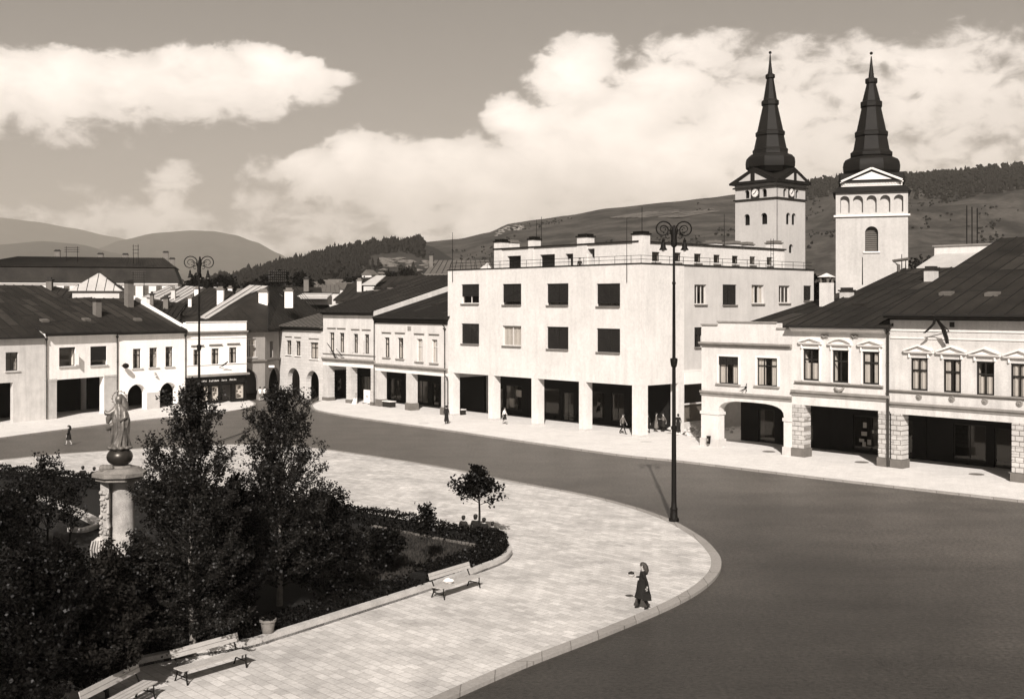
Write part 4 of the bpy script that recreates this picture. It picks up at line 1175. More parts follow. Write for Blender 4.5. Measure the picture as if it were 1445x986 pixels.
cb = Bld.__new__(Bld); cb.root = thing('window_bay', None, None, E0, math.atan2((Cc-E0).y, (Cc-E0).x)); cb.root.parent = root
window(cb, w1, rev=.15, v=1, h=(.66,), fm='frame_light', curtain=1, sill='stone')
mb = MB()
for p, q in ((E0, Cc), (Cc, E2)):
    u_ = (q-p).normalized(); n_ = Vector((u_.y, -u_.x, 0))
    mb.ext([p+n_*.01+Vector((0,0,4.55)), p+n_*.25+Vector((0,0,4.65)), p+n_*.25+Vector((0,0,4.85)), p+n_*.01+Vector((0,0,4.85))], (q-p))
mb.build('ledge', M['stone_dark'], root)
R0 = atd(379, 404, 149); R1 = atd(402, 405.5, 160); zc = zt+.05
ov = lambda p, q: Vector((p.x+q[0], p.y+q[1], zc))
e0, e1, e2, e3, e4 = ov(E0, (.3, -.5)), ov(Cc, (.45, -.45)), ov(E2, (.5, 0)), ov(E3, (0, 0)), ov(E4, (0, 0))
mb = MB(); mb.add([e0, e1, e2, e3, e4, R0, R1], [(0,1,5), (1,2,6,5), (2,3,6), (3,4,5,6), (4,0,5)], 0)
mb.add([v-Vector((0, 0, .35)) for v in (e0, e1, e2, e3, e4)]+[e0, e1, e2, e3, e4], [(0,1,6,5), (1,2,7,6), (2,3,8,7), (3,4,9,8), (4,0,5,9), (0,1,2,3,4)], 0)
mb.tube([e1+Vector((0,0,.04)), R0+Vector((0,0,.04))], .07, 5, 1); mb.tube([R0, R1], .08, 5, 1)
for (a, b_, ta, tb) in ((e0, e1, R0, R0), (e1, e2, R0, R1)):
    k = int((b_-a).length/1.0)
    for i in range(1, k):
        # seams run straight up each slope until they meet a hip
        t = i/k; p = a.lerp(b_, t)
        top = ta.lerp(tb, t) if ta is not tb else ta
        ed = (b_-a).normalized(); sd = (ta-a)-ed*((ta-a).dot(ed)); 
        s_ = min(t*(b_-a).length/max(.1, (ta-a).dot(ed)) if (ta-a).dot(ed) > 0 else 1, ((b_-a).length*(1-t))/max(.1, (b_-tb).dot(ed)) if (b_-tb).dot(ed) > 0 else 1, 1)
        q = p+sd*s_
        mb.tube([p+Vector((0,0,.03)), q+Vector((0,0,.03))], .03, 4, 1, cap=False)
rf = mb.build('roof', [M['roof'], M['seam']], root)
def wchim(x0, x1, yt, yb, d, m='plaster_left', cap='stone_dark', parent=None, name='chimney'):
    a, c = atd(x0, yt, d), atd(x1, yb, d); mb = MB(); w = abs(c.x-a.x)
    mb.box(a.x, a.x+w, d-w*.4, d+w*.4, c.z-.6, a.z, 0); mb.box(a.x-.12, a.x+w+.12, d-w*.4-.12, d+w*.4+.12, a.z, a.z+.18, 1); mb.box(a.x+.1, a.x+w-.1, d-w*.2, d+w*.2, a.z+.18, a.z+.45, 1)
    return mb.build(name, [M[m], M[cap]], parent)
wchim(366, 378.5, 412.5, 434, 143.5, parent=rf); wchim(402.5, 414, 411, 428, 147, parent=rf)
mb = MB(); mb.box(-.5, .5, -.1, .1, -.2, .1)
wl_ = gp(379, 525, 0)
mb = MB(); p = Cc+Vector((.5, -.3, 3.2)); mb.box(p.x, p.x+.7, p.y, p.y+.06, 3.9, 4.15); mb.build('sign_plate', M['paper'], root)
# ---------------------------------------------------------------- roofs and houses behind the square
def quad_house(name, label, q, m='roof', wall='plaster2', group='houses behind the shop row', cat='house', th=.22, seams=6, zb=0, extra=None):
    """a house seen by one roof slope: q = four roof corners (px, py, depth): eave left, eave right, ridge right, ridge left; the rear slope falls behind"""
    P = [atd(*c) for c in q]
    root = thing(name, label, cat, (P[0].x, P[0].y, 0), 0, group); o = Vector((P[0].x, P[0].y, 0))
    P = [p-o for p in P]
    bk = [P[2]+(P[2]-P[1]), P[3]+(P[3]-P[0])]
    for s, e in zip(bk, (P[1], P[0])): s.z = e.z
    mb = MB()
    top = [P[0], P[1], P[2], P[3]]; dn = Vector((0, 0, -th))
    for a in ([P[0], P[1], P[2], P[3]], [P[3], P[2], bk[0], bk[1]]):
        mb.ext(a, dn, 0)
    for i in range(seams+1):
        t = i/seams
        for a, b_, c, d in ((P[0], P[1], P[2], P[3]), (P[3], P[2], bk[0], bk[1])):
            mb.tube([a.lerp(b_, t)+Vector((0,0,.02)), d.lerp(c, t)+Vector((0,0,.02))], .04, 4, 1, cap=False)
    rf = mb.build('roof', [M[m], M['seam']], root)
    mb = MB()
    cen = (P[0]+P[1]+bk[0]+bk[1])/4
    ins = lambda p: Vector((p.x+(cen.x-p.x)*.04, p.y+(cen.y-p.y)*.04, p.z-th-.02))
    a, b_, c, d, e, f = map(ins, (P[0], P[1], P[2], P[3], bk[0], bk[1]))
    g = lambda p: Vector((p.x, p.y, zb-.02))
    mb.add([g(a), g(b_), b_, a], [(0,1,2,3)]); mb.add([g(b_), g(e), e, c, b_], [(0,1,2,3,4)]); mb.add([g(e), g(f), f, e], [(0,1,2,3)]); mb.add([g(f), g(a), a, d, f], [(0,1,2,3,4)])
    mb.build('wall', M[wall], root)
    return root, rf, o

def wch(x0, x1, yt, yb, d, m='plaster_left', cap='stone_dark', parent=None, o=None):
    c = wchim(x0, x1, yt, yb, d, m, cap, parent)
    if o is not None: c.location = -o
    return c

r, rf, o = quad_house('long_roof_house', 'house under a long pale sheet-metal roof behind the corner house', [(283,446,139),(302,450,138),(379,403.5,151),(352,402,153)], 'roof_light', seams=3)
wch(307, 316, 409, 427, 146, parent=rf, o=o)
r, rf, o = quad_house('dark_roof_house', 'house with a dark roof and small white chimney behind the shop house', [(238,441,146),(292,446,143),(330,411,162),(296,405,166)], 'roof', seams=7)
wch(266, 270.5, 421, 433, 150, parent=rf, o=o)
r, rf, o = quad_house('bright_roof_house', 'house under a bright sheet roof in front of the mansard building', [(228,423,168),(241,432,165),(288,405.5,178),(262,403,181)], 'roof_light', seams=4)
wch(242, 247.5, 409, 421, 170, 'plaster_grey', parent=rf, o=o); wch(275, 281, 408, 418, 174, parent=rf, o=o)
r, rf, o = quad_house('small_bright_roof', 'small shed with a bright roof next to the dark stack on the twin arch house', [(205,417,188),(226,421,186),(256,404.5,196),(238,404,198)], 'roof_light', seams=3)
r, rf, o = quad_house('small_white_shed', 'small pale lean-to high among the roofs beneath the wooded ridge', [(290,415,182),(304,416.5,181),(313,406.5,188),(302,404.5,189)], 'roof_light', seams=2)
wch(322, 328, 407, 414, 178, parent=rf, o=o)
r, rf, o = quad_house('low_dark_house', 'low dark-roofed house between the twin arch house and the shop house', [(206,440,141),(247,449,139),(262,428,150),(215,423,153)], 'roof2', seams=6)
wch(231, 238, 421, 433, 146, 'stone_dark', 'black', rf, o); wch(212, 217, 416, 426, 148, 'stone_dark', 'black', rf, o)
r, rf, o = quad_house('dormer_house', 'dark-roofed house with a pale flat dormer behind the corner house ridge', [(395,432,172),(470,442,168),(452,408,186),(400,402,190)], 'roof', seams=8)
mb = MB(); a = atd(421, 417, 171)-o; c = atd(458, 426, 168)-o; mb.box(a.x, c.x, a.y, a.y+4, a.z-1.4, a.z, 1); mb.ext([(a.x-.3, a.y-2.4, a.z-.5), (c.x+.3, a.y-2.4, a.z-.5), (c.x+.1, a.y+4, a.z+.25), (a.x, a.y+4, a.z+.25)], (0,0,.15), 0); mb.build('dormer', [M['roof_light'], M['plaster2']], r)
wch(429, 436, 394, 406, 182, 'stone_dark', 'black', rf, o)
r, rf, o = quad_house('twin_chimney_house', 'dark-roofed house with pale dormer behind the flag-bearing arcaded house', [(470,423,196),(555,424,190),(600,388,205),(507,392,212)], 'roof', seams=8)
wch(504, 510.5, 396, 407, 200, 'plaster_grey', parent=rf, o=o)
mb = MB(); a = atd(513, 400, 200)-o; c = atd(528, 404, 200)-o; mb.box(a.x, c.x, a.y, a.y+3, a.z-2, a.z-.2, 1); mb.ext([(a.x-.3, a.y-.3, a.z-.3), (c.x+.3, a.y-.3, a.z-.3), (c.x+1.6, a.y+4, a.z+1.4), (a.x+1.8, a.y+4, a.z+1.4)], (0,0,.15), 0); mb.build('dormer', [M['roof_light'], M['plaster_grey']], r)
r, rf, o = quad_house('high_roof_house', 'tall grey-roofed house showing above the left end of the white block', [(598,386,150),(700,387,148),(690,367,158),(613,367,160)], 'roof_grey', seams=12)
mb = MB(); a = atd(672, 383, 147)-o; c = atd(696, 383, 147)-o; t = atd(688, 370.5, 147)-o; mb.ext([a, c, t], (0, 3, 0)); mb.build('gable', M['plaster2'], r)
wch(606, 611, 360, 372, 155, 'stone_dark', 'black', rf, o)
# fillers that close the town between the rows
rg = random.Random(12)
k = 0
roofs_f = [('dark','roof'),('grey','roof_grey'),('tarred','roof2')]
for (x0, y0, d0, w, hh) in [(412,417,230,44,12),(446,411,270,34,9),(486,409,300,36,9),(530,409,310,40,9),(330,416,215,40,9),(300,413,235,32,8),(268,413,250,36,8),(570,408,280,44,9),(620,409,260,60,12),(350,408,300,30,7)]:
    lab = ['narrow', 'broad', 'squat', 'plain', 'low', 'small', 'distant', 'wide', 'big', 'tiny'][k]
    quad_house('town_house', f'{lab} dark-roofed town house among the trees below the wooded ridge', [(x0,y0,d0),(x0+w,y0+1,d0-4),(x0+w*.92,y0-hh,d0+8),(x0+w*.12,y0-hh,d0+10)], roofs_f[k % 3][1], seams=5, wall='plaster2', group='town houses below the ridge')
    k += 1
# small white cottages at the foot of the hill
for i, (x, y, d) in enumerate([(466,399,340),(476,398,360),(455,402,330),(486,403,320),(522,384,430)]):
    p = atd(x, y, d); r = thing('cottage', ['white cottage under the hill beside the dark round tree', 'white cottage under the hill, second from the dark round tree', 'white cottage half hidden by the dark round tree', 'white cottage nearest the dormer of the twin chimney house', 'lone white cottage up on the slope under the scrubby clearing'][i], 'house', (p.x, p.y, p.z-4), .3*i, 'cottages below the hill')
    mb = MB(); mb.box(-2.6, 2.6, -2, 2, -4, 3); mb.build('wall', M['plaster'], r)
    mb = MB(); mb.ext([(-2.9, -2.4, 2.9), (-2.9, 2.4, 2.9), (-2.9, 0, 4.9)], (5.8, 0, 0)); mb.build('roof', M['roof_grey'], r)

# mansard building
b = Bld('mansard_building', 'long mansard-roofed public building with pale walls behind the roofs of the shop row', atd(-60, 400, 205).xy, atd(251, 400, 214).xy, 'building')
W = b.W; zt = b.z(120, 399)
ww = []
x = -40
while x < 245:
    ww.append(b.rect(x, 403.5, x+8, 418)); x += 18.6
mb = MB(); mb.panel(outline(W, zt, []), [rc(w) for w in ww], lambda u, z, t: (u, t, z), .5)
mb.box(W-.5, W, .5, 14, 0, zt); mb.build('wall', M['plaster'], b.root)
for w in ww: window(b, w, fm='frame_dark', sill='stone')
z1 = b.z(120, 377.5); z2 = b.z(120, 361)
mb = MB()
def ringp(n0, n1, u0, u1, z): return [(u0, n0, z), (u1, n0, z), (u1, n1, z), (u0, n1, z)]
rings = [ringp(-.5, 15, -.4, W+.4, zt), ringp(.6, 14, 1, W-.7, z1), ringp(.3, 14.3, .7, W-.4, z1+.15), ringp(6.5, 8, 9, W-3.0, z2)]
vs = [p for r_ in rings for p in r_]
mb.add(vs, [(0,1,2,3)]+[(4*i+j, 4*i+(j+1) % 4, 4*i+4+(j+1) % 4, 4*i+4+j) for i in range(3) for j in range(4)]+[(12,13,14,15)], 0)
for i in range(60):
    t = (i+.5)/60
    mb.tube([(.7+(W-1.1)*t, .3, z1+.2), (9+(W-12)*t, 6.5, z2+.05)], .05, 4, 1, cap=False)
rf = mb.build('roof', [M['roof'], M['seam']], b.root)
band(b, zt-.45, zt-.05, .4, 'trim', 'cornice')
for x, yt, yb in ((81, 354.5, 366), (142, 359, 366), (177, 359.5, 366), (234, 356.5, 366), (243.5, 366, 374)):
    u_, zt_ = b.uz(x, yt, 7); chimney(b, u_, 7 if x < 240 else 6, b.uz(x, yb, 7)[1]-.6, zt_, 1.0, .8, 'stone_dark', 'black', rf)
# lantern-roofed house
p = atd(140, 422, 142); r = thing('pyramid_roof_house', 'square block under a pale ribbed pyramid roof behind the twin arch house', 'house', (p.x, p.y, 0), R(12), 'houses behind the shop row')
ze = atd(140, 411, 142).z; za = atd(143, 385.5, 145).z; hw = 2.75
mb = MB(); mb.box(-hw, hw, -hw, hw, 0, ze); mb.build('wall', M['plaster_grey'], r)
mb = MB(); q = hw+.42
mb.add([(-q,-q,ze+.01),(q,-q,ze+.01),(q,q,ze+.01),(-q,q,ze+.01),(0,0,za)], [(3,2,1,0),(0,1,4),(1,2,4),(2,3,4),(3,0,4)], 0)
for i in range(7):
    for sx, sy, ax in ((0,-1,0),(0,1,0),(-1,0,1),(1,0,1)):
        t = -1+2*i/6; e = (t*q, sy*q, ze+.03) if ax == 0 else (sx*q, t*q, ze+.03)
        k_ = 1-abs(t)*.999; top = (t*q*1, sy*q*(abs(t)), 0)
        tp = (t*q, sy*q*abs(t), ze+(za-ze)*(1-abs(t))) if ax == 0 else (sx*q*abs(t), t*q, ze+(za-ze)*(1-abs(t)))
        mb.tube([e, (tp[0], tp[1], tp[2]+.03)], .045, 4, 1, cap=False)
mb.ball((0,0,za), .18, 8, 1)
mb.build('roof', [M['roof_light'], M['seam']], r)
r2, rf2, o2 = quad_house('valley_roof_house', 'dark-roofed house with a pale roof valley in front of the pyramid roof', [(60,425,136),(118,440,131),(132,415,141),(78,404,146)], 'roof', seams=6)
wch(66, 74, 396, 408, 143, 'stone_dark', 'black', rf2, o2)
# rooftop block behind the near house
p = atd(1366, 366, 118); r = thing('rooftop_block', 'plain white flat-topped block rising behind the roof of the near house with the flag', 'building', (p.x, p.y, 0), R(-47))
zt = atd(1366, 348, 118).z
mb = MB(); mb.box(-2.6, 3.5, -2.2, 3, 0, zt); mb.build('wall', M['plaster'], r)
mb = MB(); mb.box(-2.75, 3.65, -2.35, 3.15, zt, zt+.14); mb.build('roof', M['trim_grey'], r)
mb = MB(); mb.ext([(-2.3, -2.2, zt-.9), (3.0, -2.2, zt-.9), (3.4, -5.5, zt-2.5), (-3.1, -5.5, zt-2.5)], (0, 0, .15)); mb.build('lean_to', M['roof_light'], r)
for i, x in enumerate((1353, 1362, 1371)):
    q = atd(x, 290+i*2, 119)-p; mb = MB(); mb.tube([(q.x*.7+q.y*-.2, 1-.3*i+i*.5, zt), (q.x*.7+q.y*-.2, 1-.3*i+i*.5, atd(x, 290+i*2, 119).z)], .06, 6); mb.build('mast', M['iron'], r)

# ---------------------------------------------------------------- church towers
def spire(mb, prof, c, n=8):
    mb.lathe(prof, n, c, 0, R(22.5))
def tw_prof(px_c, d, rows, y0):
    s = d/F
    return [(max(.02, hw*s/math.cos(R(22.5))*.97), (y0-y)*s) for y, hw in rows]
# -- loggia tower
d = 130; s = d/F
cx = 1229.5
base = atd(cx, 430, d)
r = thing('loggia_tower', 'white bell tower with a five-arched gallery under the dark spire', 'church tower', (base.x, base.y, 0), R(-17.2), 'church towers')
Z = lambda y: H+(HY-y)*s
hw = 47.2*s
mb = MB()
def face(mb, hw, z0, z1, holes, k, th=.5):
    ca, sa_ = math.cos(k*math.pi/2), math.sin(k*math.pi/2)
    def fn(u, z, t):
        x, y = u, -hw+t
        return (x*ca-y*sa_, x*sa_+y*ca, z)
    e = hw-.001*k
    mb.panel([(-e, z0), (e, z0), (e, z1), (-e, z1)], holes, fn, th)
win = arch_hole(-8.6*s, 8.6*s, Z(357), Z(322.5))
arcs = [arch_hole((x-6.6)*s, (x+6.6)*s, Z(303.5), Z(280)) for x in (-35.5, -17.8, 0, 17.8, 35.5)]
for k in range(4):
    face(mb, hw, 0, Z(307.5), [win], k, .7); face(mb, hw, Z(307.5), Z(275), arcs, k, .5)
mb.box(-hw+.55, hw-.55, -hw+.55, hw-.55, Z(307), Z(276)); 
mb.build('wall', M['tower'], r)
mb = MB(); q = hw+.22; mb.box(-q, q, -q, q, Z(309), Z(306.5)); mb.build('ledge', M['trim'], r)
mb = MB(); mb.box(-hw+1, hw-1, -hw+1, hw-1, 0, Z(309)-.02); mb.build('core', M['shade_in'], r)
mb = MB(); mb.box(-8.6*s, 8.6*s, -hw+.62, -hw+.7, Z(357), Z(322.5))
for i in range(13): mb.box(-8.4*s, 8.4*s, -hw+.5, -hw+.62, Z(356)+i*.215, Z(356)+i*.215+.1)
mb.build('louvre', M['stone_dark'], r)
mb = MB(); mb.box(-11*s, 11*s, -hw-.15, -hw+.1, Z(359), Z(357)); mb.build('sill', M['trim'], r)
# skirt roof, attic with pediments, bulb and spire
mb = MB(); a, c_ = 51.5*s, 44*s
mb.add([(-a,-a,Z(275.5)),(a,-a,Z(275.5)),(a,a,Z(275.5)),(-a,a,Z(275.5)),(-c_,-c_,Z(267)),(c_,-c_,Z(267)),(c_,c_,Z(267)),(-c_,c_,Z(267))], [(3,2,1,0),(4,5,6,7),(0,1,5,4),(1,2,6,5),(2,3,7,6),(3,0,4,7)])
mb.build('skirt_roof', M['copper'], r)
mb = MB(); a = 40*s; mb.box(-a, a, -a, a, Z(267), Z(262)); mb.box(-a-.12, a+.12, -a-.12, a+.12, Z(262), Z(260.5))
for k in range(22): u_ = -a+(k+.2)*2*a/22; mb.box(u_, u_+.18, -a-.1, -a+.02, Z(264.5), Z(262.1))
mb.build('frieze', M['trim'], r)
mb = MB(); a = 41*s
mb.box(-a, a, -a, a, Z(260.4), Z(249)); 
for k in range(4):
    ca, sa_ = math.cos(k*math.pi/2), math.sin(k*math.pi/2)
    rot = lambda x, y, z: (x*ca-y*sa_, x*sa_+y*ca, z)
    tri = [(-40*s, Z(260.4)), (40*s, Z(260.4)), (0, Z(243.5))]
    mb.ext([rot(x, -a-.25, z) for x, z in tri], Vector(rot(0, 3.2, 0)))
mb.build('attic', M['copper'], r)
for k in (0, 2):
    mb = MB()
    ca, sa_ = math.cos(k*math.pi/2), math.sin(k*math.pi/2)
    rot = lambda x, y, z: (x*ca-y*sa_, x*sa_+y*ca, z)
    tri = [(-26*s, Z(258)), (26*s, Z(258)), (0, Z(247.5))]
    mb.ext([rot(x, -a-.32, z) for x, z in tri], Vector(rot(0, .1, 0)))
    for p_, q_ in ((( -40, 260), (0, 242.8)), ((0, 242.8), (40, 260))):
        mb.tube([rot(p_[0]*s, -a-.4, Z(p_[1])), rot(q_[0]*s, -a-.4, Z(q_[1]))], .13, 5)
    mb.build('pediment', M['trim'], r)
rows2 = [(250,36),(247,36.5),(243,39),(237,39.5),(231,38.5),(227,36),(224,30),(222.5,27.5),(221,29),(217,29),(215,26.5),(213,25),(194,21.5),(192.5,23),(188,23),(186,20.5),(153,13.5),(151,15),(145,15),(143.5,12.5),(119,6.5),(117,8.5),(112,8.5),(110,4),(94,2.2),(80,.7)]
mb = MB(); spire(mb, tw_prof(cx, d, rows2, 430), (0, 0, H)); mb.ball((0, 0, Z(75.5)), 2.3*s, 8, 0)
mb.build('spire', M['copper'], r, smooth=25)
mb = MB(); w = 6*s; mb.box(-w, w, -21.5*s, -20.3*s, Z(206), Z(190)); 
# -- clock tower
d = 142; s = d/F; cx = 1088
th = R(48)           # turned so that both the left and the right face show
a_ = 69.6*s
root_c = atd(1086.8, 430, 143)
r = thing('clock_tower', 'pale church tower with clock faces under its corner pediments and dark spire', 'church tower', (root_c.x, root_c.y, 0), -th, 'church towers')
hw = a_/2; dn = (root_c.y-hw*1.0)/F
def zl(y): return H+(HY-y)*(140.5)/F
mb = MB()
lw = [arch_hole(u0, u1, zl(317), zl(301)) for u0, u1 in ((-.56*hw, -.28*hw), (.26*hw, .56*hw))]
rwd = [arch_hole(u0, u1, zl(317), zl(300.5)) for u0, u1 in ((-.34*hw, -.05*hw), (.05*hw, .34*hw))]+[arch_hole(-.45, .45, zl(357), zl(344.5))]
up1 = [arch_hole(u0, u1, zl(278.8), zl(267)) for u0, u1 in ((-.53*hw, -.30*hw), (.31*hw, .54*hw))]
for k in range(4):
    face(mb, hw, 0, zl(280), (lw, rwd, lw, rwd)[k], k, .3); face(mb, hw, zl(280), zl(263.5), up1, k, .3)
mb.build('wall', M['tower2'], r)
mb = MB(); mb.box(-hw+.5, hw-.5, -hw+.5, hw-.5, 0, zl(264)); mb.build('core', M['shade_in'], r)
mb = MB()
for y0, y1, o_ in ((281.5, 279.8, .2), (264.5, 262.7, .25)): q = hw+o_; mb.box(-q, q, -q, q, zl(y0), zl(y1))
mb.build('string_course', M['black'], r)
mb = MB(); q = hw+.05; mb.box(-q, q, -q, q, zl(262.7), zl(259)); mb.build('frieze', M['tower2'], r)
mb = MB(); q = hw+.55; mb.box(-q, q, -q, q, zl(259), zl(256.5))
for k in range(4):
    ca, sa_ = math.cos(k*math.pi/2), math.sin(k*math.pi/2)
    rot = lambda x, y, z: (x*ca-y*sa_, x*sa_+y*ca, z)
    tri = [(-q, zl(256.5)), (q, zl(256.5)), (0, zl(236.5))]
    mb.ext([rot(x, -q-.02*k, z) for x, z in tri], Vector(rot(0, q-.5, 0)))
mb.build('gable_roof', M['copper'], r)
mb = MB()
for k in range(4):
    m2 = MB()
    ca, sa_ = math.cos(k*math.pi/2), math.sin(k*math.pi/2)
    rot = lambda x, y, z: (x*ca-y*sa_, x*sa_+y*ca, z)
    for sgn in (-1, 1):
        tri = [(sgn*.35, zl(255)), (sgn*q*.58, zl(255)), (sgn*.35, zl(245))]
        mb.ext([rot(x, -q-.1, z) for x, z in tri], Vector(rot(0, .06, 0)))
    m2.ext([rot(x, -hw-.1, z) for x, z in ((-.62, zl(278.6)), (.62, zl(278.6)), (.62, zl(265.2)), (-.62, zl(265.2)))], Vector(rot(0, .12, 0)), 0)
    zc = (zl(279.6)+zl(264.8))/2
    ring = [rot(.5*math.cos(i*math.pi/12), -hw-.14, zc+.5*math.sin(i*math.pi/12)) for i in range(24)]
    m2.ext(ring, Vector(rot(0, .035, 0)), 1)
    for an, ln in ((55, .4), (-150+360, .28)):
        x1, z1 = ln*math.cos(R(an)), ln*math.sin(R(an)); m2.tube([rot(0, -hw-.16, zc), rot(x1, -hw-.16, zc+z1)], .05, 5, 0)
    for i in range(12):
        x1, z1 = math.cos(i*math.pi/6), math.sin(i*math.pi/6); m2.tube([rot(x1*.40, -hw-.15, zc+z1*.40), rot(x1*.48, -hw-.15, zc+z1*.48)], .03, 4, 0)
    m2.build('clock', [M['black'], M['clock']], r)
mb.build('tympanum', M['tower2'], r)
rows1 = [(244,27),(240,30),(237,33),(230,33.5),(224,32.5),(220,29),(218,24),(216.5,23.5),(212,24),(210,22),(193,18.5),(191.5,19.8),(187,19.8),(185,17.5),(150,10.2),(148.5,11.8),(143,11.8),(141,9.2),(112,4.8),(110.5,6.4),(106,6.4),(104,3.2),(90,1.7),(77,.7)]
s2 = (root_c.y)/F
mb = MB(); mb.lathe([(max(.02, h_*s2/math.cos(R(22.5))*.97), (430-y)*s2) for y, h_ in rows1], 8, (0, 0, H), 0, R(22.5)); mb.ball((0, 0, H+(430-74.5)*s2), 2.2*s2, 8, 0)
mb.build('spire', M['copper'], r, smooth=25)
# ---------------------------------------------------------------- vegetation
def leaf(mb, p, size, rng, m=0, flat=.6):
    """one leaf: a small folded diamond"""
    a = Vector((rng.gauss(0,1), rng.gauss(0,1), rng.gauss(0, flat))).normalized()
    b = a.cross(Vector((rng.gauss(0,1), rng.gauss(0,1), rng.gauss(0,1)))).normalized()
    l = size*rng.uniform(.7, 1.3); w = l*.42
    mb.v += [tuple(p), tuple(p+a*l*.5+b*w), tuple(p+a*l), tuple(p+a*l*.5-b*w)]
    o = len(mb.v)-4; mb.f.append((o, o+1, o+2, o+3)); mb.m.append(m)

def make_tree(name, label, base, h, rad, seed, env, nb=70, leafn=14000, lsize=.09, up=(35, 60), bark='bark', leafm='leaf', tr=.11, t0=.1, cat='tree', group=None, twigs=6, lean=(0, 0), clump=.12, droop=0.0):
    rng = random.Random(seed)
    root = thing(name, label, cat, base, rng.uniform(0, 6), group)
    rzi = -root.rotation_euler.z
    lx = lean[0]*math.cos(rzi)-lean[1]*math.sin(rzi); ly = lean[0]*math.sin(rzi)+lean[1]*math.cos(rzi)
    tk = MB(); lf = MB()
    def axis(t): return Vector((lx*t*t+.06*math.sin(t*5+seed), ly*t*t+.06*math.sin(t*4+2*seed), h*t))
    k = 12
    tk.tube([axis(i/k) for i in range(k+1)], [tr*(1-.9*i/k)+.006 for i in range(k+1)], 8)
    tips = []
    for i in range(nb):
        t = t0+(.985-t0)*((i+rng.random())/nb)
        L_ = rad*env(t)*rng.uniform(.75, 1.2)
        if L_ < .08: L_ = .08
        az = i*2.399+rng.uniform(-.4, .4); el = R(rng.uniform(*up))*(1-droop+droop*min(1, t*1.25))+t*.25
        d = Vector((math.cos(az)*math.cos(el), math.sin(az)*math.cos(el), math.sin(el)))
        p = axis(t); path = [p]; n = 5
        for j in range(n):
            d = (d+Vector((rng.gauss(0,.10), rng.gauss(0,.10), rng.gauss(.05,.06)))).normalized()
            p = p+d*(L_/(math.cos(R((up[0]+up[1])/2)) if not droop else max(.45, math.cos(el)))/n); path.append(p)
        r0 = max(.008, tr*.38*(1-t)+.006)
        tk.tube(path, [r0*(1-.8*j/n) for j in range(n+1)], 5, 1)
        for q in range(twigs):
            s = rng.uniform(.25, 1.0)*n; j = min(n-1, int(s)); a = path[j].lerp(path[j+1], s-j)
            dd = (d+Vector((rng.gauss(0,.7), rng.gauss(0,.7), rng.gauss(.25,.4)))).normalized()
            l = L_*rng.uniform(.18, .38)+.12
            tips.append((a, a+dd*l, L_)); tk.tube([a, a+dd*l], [.007, .003], 3, 1, cap=False)
        tips.append((path[-2], path[-1]+d*.1, L_))
    tips.append((axis(.94), axis(1.0)+Vector((0, 0, .12)), .3))
    tot = sum(q[2]**1.3 for q in tips)
    for a, b, wt in tips:
        for q in range(int(leafn*wt**1.3/tot*rng.uniform(.5, 1.5)+.5)):
            s = rng.random()**.7
            p = a.lerp(b, s)+Vector((rng.gauss(0, clump), rng.gauss(0, clump), rng.gauss(0, clump)))*(.35+.65*min(1, (b-a).length))
            leaf(lf, p, lsize, rng)
    tk.build('trunk', [M[bark], M['bark']], root, smooth=60)
    lf.build('crown', M[leafm], root, normals=False)
    return root

birch_env = lambda t: max(.08, (1-t)**.68*1.12*(.8+.2*min(1, t/.22)))
make_tree('birch_tree', 'tall dark birch standing next to the statue column', gp(272, 925, SW), 8.65, 2.0, 3, birch_env, nb=170, leafn=44000, lsize=.08, bark='birch_bark', group='birches in the garden', lean=(.0, 0), t0=.03, up=(40, 70), clump=.075, twigs=9, droop=.8)
make_tree('birch_tree', 'broad birch with a pale streaked trunk behind the flower pot', gp(393, 858, SW), 7.85, 2.15, 8, birch_env, nb=160, leafn=40000, lsize=.08, bark='birch_bark', group='birches in the garden', lean=(.25, 0), t0=.09, up=(40, 70), clump=.075, twigs=9, droop=.8)
make_tree('young_tree', 'slim dark young tree between the two tall birches', gp(332, 880, SW), 5.2, 1.0, 21, birch_env, nb=70, leafn=13000, lsize=.10, leafm='leaf_dark')
round_env = lambda t: max(.08, .08+1.1*(1-max(0, t-.5)/.5)**1.05)
make_tree('linden_tree', 'small dense round-headed tree at the tip of the garden', gp(675, 765, SW), 3.55, .98, 31, round_env, nb=36, leafn=2000, lsize=.155, up=(5, 48), leafm='leaf_dark', t0=.5, tr=.07, clump=.2)
make_tree('sapling', 'thin sapling with a few leaves on the dark lawn behind the bench', gp(602, 800, SW), 2.45, .42, 33, lambda t: .4+.6*math.sin(max(0, t-.4)/.6*math.pi), nb=22, leafn=650, lsize=.13, t0=.45, tr=.035, leafm='leaf_dark')
make_tree('loose_shrub', 'loose open shrub rising against the paving left of the statue', gp(66, 770, SW), 3.4, 1.0, 35, lambda t: .35+.9*math.sin(t**.7*math.pi), nb=30, leafn=1500, lsize=.12, up=(45, 70), tr=.05, leafm='leaf_dark')
make_tree('loose_shrub', 'low twiggy shrub just left of the statue pedestal hedge', gp(98, 768, SW), 2.3, .7, 36, lambda t: .4+.8*math.sin(t**.7*math.pi), nb=22, leafn=1000, lsize=.12, up=(45, 70), tr=.04, leafm='leaf_dark')
con_env = lambda t: max(.04, (1-t)**.9*1.1)
def shrub_env(t): return .5+.6*math.sin(min(1, t+.15)*math.pi)
